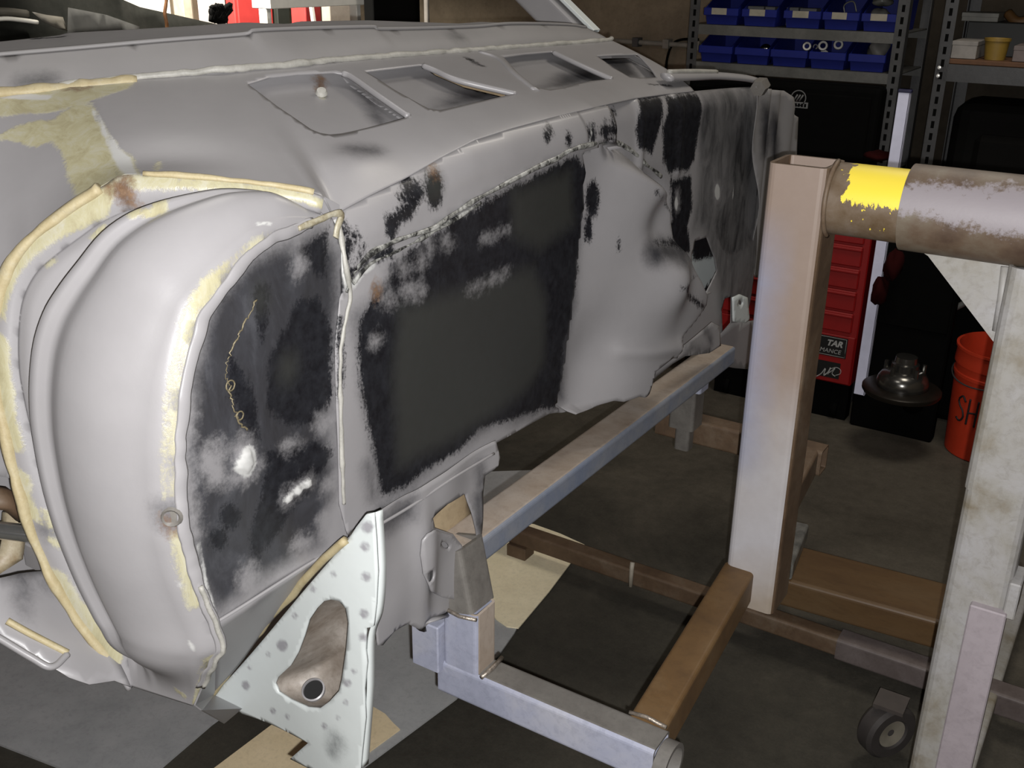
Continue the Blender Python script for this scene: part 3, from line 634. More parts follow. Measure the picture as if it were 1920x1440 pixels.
# ------------------------------------------------------------------ side flange and the bulged wheel-side sheet
def foff(x): return -0.26*(605-x)/605.0
def FL(px): return np.array([U(x, y, X=XF+foff(x)) for x, y in px])
outer_px = [(606, 372), (560, 356), (440, 341), (330, 331), (232, 330), (205, 345), (150, 378), (100, 415), (50, 457), (20, 500), (3, 550), (-8, 620), (-8, 690), (-3, 740), (10, 800), (30, 880), (45, 940), (62, 1000), (85, 1050), (115, 1110), (160, 1180), (200, 1228), (240, 1288)]
root_px = [(602, 398), (540, 388), (440, 380), (365, 378), (255, 390), (193, 414), (146, 446), (100, 480), (66, 512), (42, 560), (34, 620), (35, 690), (45, 750), (58, 806), (78, 880), (97, 935), (117, 990), (140, 1040), (170, 1100), (205, 1160), (232, 1205), (245, 1285)]
inner_px = [(614, 408), (560, 425), (500, 452), (470, 475), (430, 522), (400, 565), (379, 597), (365, 645), (354, 688), (345, 735), (340, 780), (335, 845), (337, 916), (343, 985), (350, 1026), (368, 1092), (397, 1165), (412, 1212), (400, 1232), (385, 1266), (372, 1300), (363, 1322)]
def inn_pt(x, y): return U(x, y, X=XF+(0.0 if y < 1212 else -0.06*(y-1212)/110.0))
NS = 160
IN = smooth_line([inn_pt(*p) for p in inner_px], NS); RO = smooth_line(FL(root_px), NS); OU = smooth_line(FL(outer_px), NS)
# bulge: swells outward between the inner arc and the flange, with a pressed rib before the flange
rows = []; nt_ = 44
nrm0 = np.cross(np.gradient(IN, axis=0), RO-IN); nrm0 /= np.linalg.norm(nrm0, axis=1)[:, None]
cvec = O-(IN+RO)/2; sgn = np.sign((nrm0*cvec).sum(1)); nrm0 *= sgn[:, None]
for _ in range(12): nrm0[1:-1] = (nrm0[:-2]+2*nrm0[1:-1]+nrm0[2:])/4
nrm0 /= np.linalg.norm(nrm0, axis=1)[:, None]
sp_ = np.linspace(0, 1, NS); endf = sstep(0, 0.10, sp_)*sstep(1.0, 0.85, sp_); mid = sstep(0.02, 0.3, sp_)*sstep(1.0, 0.8, sp_)
for k in range(nt_+1):
    t = k/nt_
    b = 0.047*math.sin(math.pi*min(1, t*1.15))**0.8 if t < 0.87 else 0.0
    rib = 0.010*math.exp(-((t-0.635)/0.035)**2)-0.015*float(sstep(0.68, 0.74, t)*sstep(0.94, 0.86, t))-0.006*math.exp(-((t-0.55)/0.05)**2)
    lip = 0.004*math.exp(-((t-0.05)/0.04)**2)
    rows.append(IN*(1-t)+RO*t+nrm0*((b*endf*(0.55+0.45*mid)+rib*mid+lip*endf)[:, None]))
S_bu = Surf(loft(rows), 0, 1, 0, 1, 420, 160)
uvb = [(u, 0.0) for u in np.linspace(0, 1, 60)]+[(1.0, v) for v in np.linspace(0, 1, 30)[1:]]+[(u, 1.0) for u in np.linspace(1, 0, 60)[1:]]+[(0.0, v) for v in np.linspace(1, 0, 30)[1:-1]]
bulge = panel('wheelhouse_bulge', S_bu, uvb, M_PRIMER, car, 0.006, uvspace=True, layers=dict(
    sealer=[[(560, 424), (500, 450), (462, 478), (425, 520), (395, 568), (372, 600), (352, 660), (335, 740), (330, 840), (328, 930), (312, 935), (306, 860), (310, 780), (318, 700), (332, 630), (345, 580), (375, 530), (420, 490), (470, 455), (520, 432)],
        ([(250, 400), (300, 402), (352, 392)], 0.007), ([(175, 445), (195, 428)], 0.004), ([(92, 497), (104, 488)], 0.003), ([(345, 1000), (355, 1060), (372, 1130)], 0.006), ([(400, 1228), (380, 1275), (365, 1315)], 0.006), ([(330, 1290), (350, 1305)], 0.004)],
    soft=[circle_px(322, 965, 14, 14)], rust=[circle_px(318, 985, 12, 18)], bare=[circle_px(335, 1095, 4, 10, a=-0.6), circle_px(360, 1210, 3, 12, a=-0.5), ([(480, 422), (505, 419)], 0.003)]))
# rolled lip where the bulge laps over the black plate
P, r = ragged(IN[6:150]+[0.002, 0.0, 0], 0.0055, 0.0075, 11); sweep('lap_lip', P, r, M_PRIMER, bulge, 8, 0.28, nrm=(1, -0.25, 0)); PLOC[bulge.name] = Vector((0, 0, 0))
sweep('lap_sealer', P[104:]+[0.003, 0, 0], 0.003, M_WHITE, bulge, 6)
hol = lathe('bolt_hole', [(0.0, 0.0), (0.006, 0.0), (0.009, 0.003), (0.011, 0.0)], S_bu.pts([(322, 968)])[0]+[0.001, -0.001, 0], GREYST, bulge, 18, (0.6, -0.8, 0))
# flange
fr = [RO*(1-t)+OU*t+np.array([0.004, -0.004, 0])*math.sin(math.pi*t) for t in np.linspace(0, 1, 8)]
S_fl = Surf(loft(fr), 0, 1, 0, 1, 420, 24)
flange = panel('side_flange', S_fl, uvb, M_PRIMER, car, 0.006, uvspace=True, solid=0.003, layers=dict(
    sealer=[[(230, 330), (150, 378), (90, 422), (40, 468), (10, 530), (0, 600), (12, 600), (25, 540), (60, 485), (105, 450), (150, 430), (200, 405), (214, 378)],
        ([(248, 342), (330, 345), (440, 352), (560, 370), (605, 385)], 0.006), ([(5, 640), (8, 700), (14, 760), (30, 830)], 0.009), ([(40, 905), (60, 960)], 0.008), ([(150, 1140), (215, 1230)], 0.010), ([(110, 1075), (150, 1140)], 0.006), circle_px(22, 735, 6, 14), circle_px(45, 900, 12, 24, a=-0.4), ([(85, 960), (92, 985)], 0.004), ([(98, 1010), (112, 1020)], 0.004)],
    rust=[[(205, 352), (232, 332), (250, 335), (258, 384), (235, 388), (214, 372)]], soft=[([(85, 990), (95, 1000)], 0.003)]))
PLOC[flange.name] = Vector((0, 0, 0))
P, r = ragged(OU[42:153]+[0.003, -0.003, 0.001], 0.0055, 0.0085, 21); sweep('flange_sealer', P, r, M_CREAM, flange, 8, 0.8)
P, r = ragged(OU[2:34]+[0.002, -0.002, 0.002], 0.003, 0.005, 23); sweep('flange_sealer', P, r, M_CREAM, flange, 8, 0.8)

# ------------------------------------------------------------------ black plate between the bulge and the firewall seam
def dot(c, r, y, z, p=2): q = YZ([c])[0]; return np.exp(-(np.hypot(y-q[0], z-q[1])/r)**p)
DIA = YZ([(448, 852), (470, 832), (482, 868), (468, 896), (437, 880)]); BARS = [YZ([c])[0] for c in ((543, 935), (560, 921), (578, 908))]
def pl_fn(y, z):
    P = np.stack([y, z], 1); d = np.full(len(P), 9.0)
    for a, b in zip(DIA, np.roll(DIA, -1, 0)): d = np.minimum(d, segdist(P, a, b))
    x = np.where(inpoly(P, DIA), 0.006*sstep(0, 0.006, d), 0)
    for b in BARS: x += 0.005*np.exp(-(np.hypot(y-b[0], z-b[1])/0.007)**4)
    x += 0.003*np.sin(y*31)*np.sin(z*17+1)+0.006*dot((500, 600), 0.05, y, z)-0.004*dot((545, 560), 0.03, y, z)+0.004*dot((470, 1090), 0.03, y, z)
    return np.stack([XF-0.004+x, y, z], 1)
S_pl = Surf(pl_fn, 0.50, 0.95, 0.82, 1.36, 260, 260)
pl_out = [(620, 402)]+inner_px[:18]+[(402, 1166), (460, 1130), (560, 1066), (655, 1006), (640, 945), (638, 860), (634, 760), (632, 650), (640, 560), (643, 480), (634, 430)]
pl_out = [(618, 400)]+[(x-6, y-3) for x, y in inner_px[1:17]]+[(402, 1170), (460, 1134), (560, 1070), (656, 1008), (640, 945), (638, 860), (634, 760), (632, 650), (640, 560), (643, 480), (634, 430)]
plate = panel('black_patch_plate', S_pl, pl_out, M_PRIMER, car, 0.005, layers=dict(
    soft=[[(610, 425), (520, 450), (470, 480), (435, 520), (405, 565), (385, 600), (370, 650), (360, 690), (352, 740), (347, 800), (345, 860), (350, 940), (360, 1000), (380, 1080), (405, 1150), (430, 1135), (520, 1075), (600, 1020), (610, 985), (628, 900), (626, 760), (625, 650), (632, 560), (632, 480)]],
    black=[[(430, 660), (455, 690), (480, 760), (490, 830), (470, 825), (445, 770), (425, 720)], [(480, 540), (505, 530), (502, 600), (490, 640), (482, 600)], [(560, 560), (600, 560), (620, 620), (622, 740), (590, 800), (540, 800), (500, 760), (510, 660), (540, 600)], [(560, 470), (600, 440), (615, 430), (610, 520), (575, 500)], circle_px(430, 970, 18, 24), [(500, 850), (560, 830), (600, 830), (620, 850), (600, 890), (530, 980), (480, 1060), (470, 1000), (490, 930)], circle_px(410, 1010, 14, 18)],
    olive=[circle_px(540, 690, 14, 26, a=0.2), circle_px(490, 560, 10, 22)],
    grey=[circle_px(560, 492, 9, 24), circle_px(453, 845, 20, 26), circle_px(464, 866, 18, 28), circle_px(604, 795, 13, 16, a=0.5), ([(546, 934), (585, 905)], 0.006), ([(610, 915), (632, 895)], 0.006), circle_px(468, 1088, 18, 28), circle_px(556, 1032, 5, 8), ([(430, 900), (470, 890), (480, 870)], 0.006), circle_px(565, 1020, 22, 14, a=-0.6), circle_px(620, 985, 24, 34), ([(352, 760), (350, 830), (354, 920), (366, 1000)], 0.006), circle_px(545, 835, 16, 6, a=-0.3), circle_px(400, 870, 26, 40)],
    bare=[[(450, 850), (458, 838), (468, 834), (478, 842), (481, 868), (470, 893), (460, 896), (440, 882), (438, 874)], ([(542, 937), (547, 932)], 0.0045), ([(559, 923), (563, 919)], 0.0045), ([(574, 911), (582, 905)], 0.0045), ([(372, 1020), (385, 1090), (402, 1150)], 0.002)]))
PLOC[plate.name] = Vector((0, 0, 0))
P, r = ragged(S_pl.pts([(480, 562), (455, 610), (440, 640), (427, 670), (422, 705), (428, 722), (432, 750), (440, 775), (450, 795), (462, 806)], 60)+[0.0012, 0, 0], 0.0005, 0.0012, 31); P[1:-1] += np.random.default_rng(3).normal(0, 0.0011, (58, 3))*[0.2, 1, 1]
sweep('weld_line', P, r, simple('old_weld', (0.15, 0.125, 0.075), 0.5, 0.2, 0.4, 300), plate, 5)
for c, rr in (((428, 722), 0.0055), ((446, 778), 0.0045)):
    q = S_pl.pts([c])[0]; th = np.linspace(0, 2*math.pi, 16, endpoint=False)
    sweep('weld_ring', [q+np.array([0.003, rr*math.cos(t), rr*math.sin(t)]) for t in th], 0.0009, MATS['old_weld'], plate, 5, closed=True)

# ------------------------------------------------------------------ cowl top
pairs = [((-80, 183), (-60, 560)), ((0, 175), (20, 492)), ((100, 165), (110, 408)), ((160, 159), (228, 331)), ((300, 145), (400, 338)), ((430, 133), (600, 369)), ((520, 126), (690, 366)), ((640, 115), (890, 262)), ((760, 106), (1010, 227)), ((880, 97), (1110, 202)), ((1020, 87), (1190, 184)), ((1145, 77), (1300, 171))]
fronts = [(-60, 560), (20, 492), (50, 457), (100, 415), (150, 378), (205, 345), (232, 330), (330, 331), (440, 341), (520, 350), (560, 356), (606, 372)]+fold_px[:-2]+[(1300, 171)]
NS2 = 300; ui = np.linspace(0, 1, NS2)
fx_ = [p[1][0] for p in pairs]; bx0 = [p[0][0] for p in pairs]; by0 = [p[0][1] for p in pairs]
FR = []; BK = []
for f in fronts:
    b = np.interp(f[0], fx_, bx0); BK.append(U(b, np.interp(b, bx0, by0), X=XF-np.interp(b, [-80, 150, 420, 560], [0.46, 0.40, 0.30, 0.27])))
    FR.append(U(*f, X=XF+foff(f[0])) if f[0] <= 606 else S_fw.pts([f])[0]+[0.0005, 0, -0.0015])
ks = np.r_[0, np.cumsum(np.linalg.norm(np.diff(np.array(FR), axis=0), axis=1)*0.5+np.linalg.norm(np.diff(np.array(BK), axis=0), axis=1)*0.5)]; ks /= ks[-1]
def spl(K): K = np.array(K); return np.stack([np.interp(ui, ks, K[:, i]) for i in range(3)], 1)
BKc, FRc = spl(BK), spl(FR)
rows = []; UC = np.interp(606, [f[0] for f in fronts], ks); wl = sstep(UC-0.25, UC+0.2, ui)[:, None]                                   # left part rolls down slowly, right part folds sharply
ctl = FRc+(BKc-FRc)*(0.45*(1-wl)+0.16*wl); ctl[:, 2] = FRc[:, 2]+(BKc[:, 2]-FRc[:, 2])*(0.66*(1-wl[:, 0])+0.40*wl[:, 0])
for t in np.linspace(0, 1, 40):
    rows.append(BKc*(1-t)**2+ctl*2*t*(1-t)+FRc*t**2)
rows = np.array(rows)
# relax the sheet between its edges so the corner runs out smoothly
kk = np.exp(-0.5*(np.arange(-60, 61)/20.0)**2); kk /= kk.sum()
pad = np.concatenate([2*rows[:, :1]-rows[:, 60:0:-1], rows, 2*rows[:, -1:]-rows[:, -2:-62:-1]], 1)
smr = np.stack([np.stack([np.convolve(pad[j, :, c], kk, 'valid') for c in range(3)], 1) for j in range(40)])
wt = (1-np.linspace(0, 1, 40)**3)[:, None, None]; wt[0] = 0
rows = rows*(1-wt)+smr*wt
tt = np.linspace(0, 1, 40)[:, None]
rows[:, :, 2] += 0.008*np.exp(-((ui[None]-UC-0.05)/0.035)**2)*np.exp(-((tt-0.8)/0.12)**2)          # soft pressed bump by the corner
rows[:, :, 2] += -0.006*np.exp(-((ui[None]-UC+0.10)/0.05)**2)*np.exp(-((tt-0.75)/0.15)**2)
S_co = Surf(loft(rows), 0, 1, 0, 1, 520, 160)
OPEN = [[(463, 160), (505, 147), (560, 141), (625, 138), (655, 143), (710, 182), (766, 222), (700, 240), (640, 254), (618, 256), (600, 253), (583, 246), (520, 203)],
 [(684, 137), (740, 130), (790, 124), (812, 132), (855, 151), (966, 178), (900, 193), (850, 205), (824, 210), (804, 207), (788, 199), (740, 172)],
 [(943, 109), (985, 103), (1035, 99), (1075, 117), (1110, 134), (1147, 150), (1107, 154), (1080, 161), (1056, 168), (1030, 171), (1005, 167), (984, 155), (962, 130)],
 [(1118, 107), (1155, 105), (1194, 104), (1210, 120), (1230, 147), (1200, 149), (1180, 147), (1150, 130)]]
uvc = [(u, 0.0) for u in np.linspace(0, 1, 80)]+[(1.0, v) for v in np.linspace(0, 1, 30)[1:]]+[(u, 1.0) for u in np.linspace(1, 0, 120)[1:]]+[(0.0, v) for v in np.linspace(1, 0, 30)[1:-1]]
openuv = [S_co.at(h) for h in OPEN]
cowl = panel('cowl_top', S_co, uvc, M_PRIMER, car, 0.0065, holes=openuv, uvspace=True, solid=0.0022, layers=dict(
    sealer=[[(-20, 160), (10, 150), (60, 168), (150, 163), (200, 158), (255, 153), (240, 170), (200, 182), (150, 200), (100, 214), (40, 218), (-20, 222)],
        [(108, 220), (150, 195), (172, 205), (195, 250), (215, 300), (228, 336), (200, 352), (150, 378), (132, 340), (118, 290), (88, 255)],
        [(160, 190), (180, 208), (205, 255), (228, 285), (250, 300), (262, 334), (232, 332), (205, 285), (185, 240)],
        [(-10, 262), (30, 240), (70, 228), (110, 228), (112, 262), (70, 280), (30, 268)], circle_px(296, 316, 5, 10, a=0.4)],
    bare=[[(168, 203), (182, 212), (205, 252), (228, 284), (246, 300), (260, 333), (236, 332), (206, 280), (186, 238)], [(-10, 172), (40, 178), (100, 182), (96, 190), (40, 190), (-10, 186)], ([(170, 162), (240, 156)], 0.004)],
    soft=[([(152, 196), (172, 228), (196, 270), (226, 330)], 0.0012), circle_px(676, 284, 34, 7, a=0.12), circle_px(655, 182, 12, 40, a=-0.5)], black=[([(878, 113), (897, 124)], 0.006), ([(1215, 160), (1258, 163)], 0.004)], rust=[circle_px(150, 168, 30, 4, a=-0.1)]))
PLOC[cowl.name] = Vector((0, 0, 0))
# floors of the air boxes under the openings, and rolled rims
def co_low(u, v): return S_co.fn(u, v)+np.stack([-0.002+0*u, 0.002+0*u, -0.0022-0.0145*sstep(0.0, 0.12, v)], 1)
S_pn = Surf(co_low, 0, 1, 0, 1, 420, 120)
for k, h in enumerate(openuv):
    c = h.mean(0); big = c+(h-c)*1.45; big[:, 1] = np.clip(big[:, 1], 0.0, 0.97)
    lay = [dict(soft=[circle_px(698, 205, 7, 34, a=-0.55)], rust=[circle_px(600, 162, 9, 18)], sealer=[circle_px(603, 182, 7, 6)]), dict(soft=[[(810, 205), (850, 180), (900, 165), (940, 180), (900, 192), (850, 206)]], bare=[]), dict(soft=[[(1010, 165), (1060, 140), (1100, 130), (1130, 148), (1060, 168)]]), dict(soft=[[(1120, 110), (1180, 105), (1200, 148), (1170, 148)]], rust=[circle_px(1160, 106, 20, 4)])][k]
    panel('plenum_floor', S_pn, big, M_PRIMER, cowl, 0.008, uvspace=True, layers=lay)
for px in ([(640, 139), (658, 146), (712, 184), (764, 220)], [(792, 125), (815, 134), (860, 153), (965, 178)], [(1037, 100), (1075, 118), (1112, 135), (1146, 150)]):
    sweep('opening_rim', S_co.pts(px, 40)+[0.001, 0.001, 0.001], 0.0045, M_PRIMER, cowl, 7)
sweep('opening_rim', S_co.pts([(900, 100), (935, 112), (965, 140), (1005, 172)], 30)+[0, 0, 0.001], 0.008, M_PRIMER, cowl, 8, 0.5)
lathe('plenum_screw', [(0.0, 0.006), (0.006, 0.005), (0.008, 0.0), (0.003, -0.002)], S_pn.pts([(603, 180)])[0]+[0.002, -0.002, 0.004], M_WHITE, cowl, 12, (0.4, -0.4, 0.8))
# sealed joint and windscreen base
P, r = ragged(BKc[28:]+[0.003, -0.001, 0.003], 0.0045, 0.0065, 41); sweep('joint_sealer', P, r, M_WHITE, cowl, 8, 0.8)
P, r = ragged(BKc[10:50]+[0.006, -0.002, 0.001], 0.006, 0.012, 42); sweep('joint_sealer', P, r, M_CREAM, cowl, 8, 0.6)
e1 = [(-80, 110), (0, 103), (130, 92), (300, 77), (455, 65), (490, 57), (690, 51), (718, 55), (880, 51), (960, 45), (1060, 47), (1098, 52)]
e2 = [(-80, 84), (0, 78), (113, 66), (118, 62), (300, 52), (460, 42), (540, 45), (560, 40), (690, 38), (860, 44), (900, 41), (1090, 47)]
xbk = lambda x: XF-np.interp(x, [-80, 150, 420, 560], [0.46, 0.40, 0.30, 0.27])
E1 = smooth_line([U(x, y, X=xbk(x)-0.035) for x, y in e1], NS2); E2 = resample(np.array([U(x, y, X=xbk(x)-0.20) for x, y in e2]), NS2)
BK2 = resample(BKc, NS2)
S_wb = Surf(loft([BK2*(1-t)+E1*t+np.array([0.006, 0, 0])*math.sin(math.pi*t) for t in np.linspace(0, 1, 10)]), 0, 1, 0, 1, 300, 40)
panel('windscreen_base', S_wb, uvc, M_DUST, car, 0.01, uvspace=True, layers=dict(soft=[([(50, 151), (88, 148)], 0.004), circle_px(860, 72, 14, 7)]))
S_dt = Surf(loft([E1*(1-t)+E2*t for t in np.linspace(0, 1, 8)]), 0, 1, 0, 1, 300, 30)
panel('dash_top', S_dt, uvc, primer('dull_dark_primer', (0.20, 0.195, 0.20), 0.7), car, 0.012, uvspace=True, layers=dict(black=[([(70, 72), (112, 70)], 0.008), ([(520, 50), (548, 50)], 0.008)]))
sweep('screen_lip', E1+[0.001, 0, 0.001], 0.0028, M_DUST, car, 6)
mesh('corner_fill', [U(x, y, X=XF-0.012) for x, y in ((588, 358), (634, 384), (636, 420), (600, 425))], [(0, 1, 2, 3)], M_PRIMER, car, solid=0.002)
P, r = ragged(np.array([U(x, y, X=XF+0.004) for x, y in smooth_line([(560, 428), (600, 412), (622, 402), (640, 402), (634, 425), (630, 445)], 40)]), 0.002, 0.0046, 61); sweep('corner_sealer', P, r, M_SEAMC, car, 7, 0.5, nrm=(1, 0, 0))
# far end cap of the cowl and far windscreen pillar
mesh('cowl_end', [BKc[-1], E1[-1], FRc[-1], BKc[-1]+[-0.02, 0.06, -0.10], FRc[-1]+[-0.02, 0.05, -0.10]], [(0, 1, 3), (0, 3, 4, 2)], M_DUST, car, solid=0.002)
pb = U(1062, 52, Y=2.15); pt = U(985, -25, Y=2.15); dirp = (pt-pb)/np.linalg.norm(pt-pb)
sq_tube('windscreen_pillar', pb-dirp*0.06, pb+dirp*0.55, 0.05, 0.066, M_PRIMER, car, upv=(0.6, 0, 0.6), r=0.01)
sq_tube('pillar_flange', pb-dirp*0.04+[0.045, 0.0, 0.02], pb+dirp*0.55+[0.045, 0.0, 0.02], 0.03, 0.008, M_PALE, car, upv=(0.6, 0, 0.6), wall=0.002, r=0.002)

# ------------------------------------------------------------------ gusset bracket and toe panels below the plate
YG = 0.75
def gs_fn(x, z): return np.stack([x, YG+0.006*np.sin(x*20), z], 1)
S_gs = Surf(gs_fn, -1.05, -0.55, 0.55, 1.05, 220, 220)
gs_out = [(655, 1012), (672, 985), (690, 962), (704, 960), (708, 1010), (711, 1070), (708, 1130), (703, 1172), (690, 1174), (688, 1215), (691, 1240), (686, 1290), (688, 1345), (682, 1400), (678, 1445), (640, 1450), (600, 1446), (548, 1420), (582, 1390), (452, 1334), (448, 1326), (400, 1305)]
gs_hole = [(625, 1121), (640, 1124), (652, 1138), (657, 1165), (653, 1215), (645, 1270), (640, 1292), (622, 1312), (603, 1326), (580, 1324), (548, 1310), (526, 1296), (519, 1280), (524, 1268), (548, 1246), (562, 1222), (574, 1190), (583, 1160), (598, 1138), (612, 1124)]
spots = [(688, 1022, 9), (690, 1078, 9), (686, 1147, 9), (684, 1192, 8), (668, 1255, 5), (655, 1277, 8), (652, 1313, 5), (637, 1342, 5), (612, 1358, 6), (543, 1340, 5), (516, 1330, 6), (592, 1102, 6), (558, 1152, 6), (630, 1074, 6), (534, 1208, 11), (508, 1224, 5), (472, 1248, 4), (465, 1282, 8), (693, 985, 12)]
gusset = panel('gusset_bracket', S_gs, gs_out, M_PALE, car, 0.006, holes=[gs_hole], solid=0.004, layers=dict(spot=[circle_px(a, b, c) for a, b, c in spots], grey=[], soft=[([(626, 1408), (636, 1385)], 0.002)]), offset=1.0)
PLOC[gusset.name] = Vector((0, 0, 0))
P, r = ragged(S_gs.pts([(402, 1300), (450, 1240), (500, 1172), (560, 1105), (610, 1050), (655, 1010)], 50)+[0.0, -0.006, 0.002], 0.004, 0.006, 51); sweep('gusset_sealer', P, r, M_CREAM, gusset, 8)
# turned front edge of the gusset
fe = S_gs.pts([(704, 962), (711, 1070), (706, 1150), (691, 1200), (689, 1300), (682, 1400), (679, 1440)], 40)
V = []; Fc = []
for i, p in enumerate(fe): V += [p, p+[0.002, 0.010, 0]]
for i in range(len(fe)-1): Fc.append((2*i, 2*i+2, 2*i+3, 2*i+1))
mesh('gusset_return', V, Fc, M_PALE, gusset, True, solid=0.002)
# pocket behind the opening
hp = S_gs.pts(gs_hole, None); hc = hp.mean(0)
V = [p for p in hp]+[hc+(p-hc)*0.92+[0, 0.045, -0.024] for p in hp]+[hc+(p-hc)*0.4+[0, 0.055, -0.024] for p in hp]+[hc+[0, 0.056, -0.024]]
n = len(hp); Fc = [(i, (i+1) % n, n+(i+1) % n, n+i) for i in range(n)]+[(n+i, n+(i+1) % n, 2*n+(i+1) % n, 2*n+i) for i in range(n)]+[(2*n+i, 2*n+(i+1) % n, 3*n) for i in range(n)]
pocket = mesh('gusset_pocket', V, Fc, blotch('brown_stained_steel', [(0.3, (0.13, 0.10, 0.075)), (0.55, (0.26, 0.23, 0.20)), (0.75, (0.36, 0.33, 0.30))], 14, 0.5), gusset, True)
q = U(588, 1294, Y=YG+0.016)
lathe('drain_ring', [(0.0125, -0.003), (0.0145, -0.003), (0.015, 0.002), (0.013, 0.003), (0.0125, -0.003)], q, M_PRIMER, gusset, 28, (0.15, -0.5, 0.85))
lathe('drain_hole', [(0.0, 0.0), (0.0135, 0.0)], q, simple('dark_hole', (0.006, 0.006, 0.006), 0.9), gusset, 28, (0.15, -0.5, 0.85))
# slanted toe sheet from the plate's foot to the gusset
A = smooth_line([U(x, y, X=XF-0.002) for x, y in ((398, 1170), (460, 1132), (560, 1068), (656, 1008), (690, 965))], 40)
B = smooth_line([U(400, 1303, Y=YG), U(450, 1242, Y=YG), U(500, 1174, Y=YG), U(560, 1107, Y=YG), U(610, 1052, Y=YG), U(655, 1010, Y=YG), U(692, 963, Y=YG)], 40)
D_ = smooth_line([U(363, 1322, X=XF-0.06), U(372, 1300, X=XF-0.05), U(401, 1232, X=XF-0.01), U(412, 1214, X=XF), U(398, 1170, X=XF-0.002)], 40)
S_to = Surf(loft([A*(1-t)+B*t for t in np.linspace(0, 1, 8)]), 0, 1, 0, 1, 160, 60)
panel('toe_sheet', S_to, uvc, M_PRIMER, car, 0.01, uvspace=True, layers=dict(soft=[([(480, 1130), (505, 1110)], 0.002)]))
sweep('toe_crease', A[:34]+[0.001, -0.001, 0], 0.002, M_PRIMER, car, 6)
toe2 = mesh('toe_closing', [U(363, 1322, X=XF-0.06), U(372, 1300, X=XF-0.05), U(401, 1232, X=XF-0.01), U(398, 1170, X=XF-0.002), U(400, 1303, Y=YG), U(452, 1330, Y=YG), U(420, 1357, Y=YG-0.02), U(376, 1332, X=XF-0.06)], [(0, 1, 4, 7), (1, 2, 4), (2, 3, 4), (4, 5, 6, 7)], M_PRIMER, car, solid=0.002)

# ------------------------------------------------------------------ torque box with its bolt plate, right of the gusset
TOPB = YZ([(705, 965), (775, 926), (860, 872), (932, 830)])
def tq_fn(y, z):
    d = np.clip(0.83-z, 0, 1); x = 0.012-0.10*d**1.2*(d > 0)+0.004*np.sin(y*40)*np.sin(z*30)
    x += 0.010*np.exp(-((y-0.93)/0.02)**2)*sstep(0.95, 0.85, z)
    return np.stack([XF+x, y, z], 1)
S_tq = Surf(tq_fn, 0.70, 1.35, 0.62, 1.0, 220, 180)
tq_out = [(700, 962), (712, 958), (775, 922), (850, 875), (930, 826), (938, 858), (934, 876), (910, 892), (906, 930), (904, 1000), (896, 1040), (882, 1080), (868, 1122), (834, 1150), (800, 1166), (790, 1182), (765, 1170), (740, 1184), (718, 1210), (708, 1210), (704, 1100)]
torque = panel('torque_box', S_tq, tq_out, M_PRIMER, car, 0.007, holes=[[(812, 972), (840, 945), (872, 926), (884, 960), (893, 998), (894, 1030), (872, 1046), (866, 1022), (850, 1002), (830, 995), (816, 990)]], layers=dict(soft=[([(900, 880), (902, 905)], 0.004), [(708, 978), (776, 930), (776, 972), (740, 985), (712, 1010)], ([(897, 935), (900, 985)], 0.006)]))
PLOC[torque.name] = Vector((0, 0, 0))
S_bp = Surf(lambda y, z: tq_fn(y, z)+np.array([0.006, 0, 0]), 0.70, 1.35, 0.62, 1.0, 220, 180)
panel('bolt_plate', S_bp, [(790, 1012), (800, 1000), (812, 993), (845, 1002), (866, 1025), (874, 1060), (880, 1100), (876, 1116), (862, 1124), (830, 1120), (806, 1108), (792, 1075), (787, 1040)], M_PRIMER, torque, 0.006, holes=[circle_px(832, 1021, 9, 5, a=0.6), circle_px(806, 1079, 5, 11, a=0.2), circle_px(859, 1102, 8, 7)], solid=0.003, offset=1.0)
S_bb = Surf(lambda y, z: tq_fn(y, z)+np.array([-0.012, 0, 0]), 0.70, 1.35, 0.62, 1.0, 120, 90)
panel('inner_gusset', S_bb, [(792, 1012), (846, 1010), (864, 1036), (872, 1108), (802, 1104)], GREYST, torque, 0.03)
panel('inner_tan', Surf(lambda y, z: tq_fn(y, z)+np.array([-0.05, 0, 0]), 0.70, 1.45, 0.62, 1.0, 120, 90), [(795, 960), (870, 915), (900, 990), (900, 1045), (860, 1060), (800, 1005)], blotch('tan_stained_sheet', [(0.3, (0.30, 0.22, 0.13)), (0.7, (0.42, 0.33, 0.21))], 12, 0.6), torque, 0.03)
sweep('box_crease', S_tq.pts([(708, 985), (775, 945), (850, 895), (925, 850)], 30)+[0.001, 0, 0], 0.0022, M_PRIMER, torque, 6)
sweep('lower_tab', [U(790, 1180, X=XF-0.01), U(800, 1160, X=XF), U(835, 1150, X=XF)], 0.008, M_PRIMER, torque, 7, 0.5)
panel('floor_rail', Surf(lambda y, z: np.stack([XF+0.012-0.1*(z-0.86), y, z], 1), 1.4, 2.2, 0.7, 1.1, 120, 80), [(1215, 706), (1262, 664), (1300, 634), (1335, 604), (1350, 612), (1352, 648), (1330, 662), (1285, 668), (1262, 682), (1225, 712)], M_PRIMER, car, 0.012, layers=dict(soft=[([(1285, 650), (1330, 660)], 0.003), ([(1320, 610), (1333, 640)], 0.003)]))

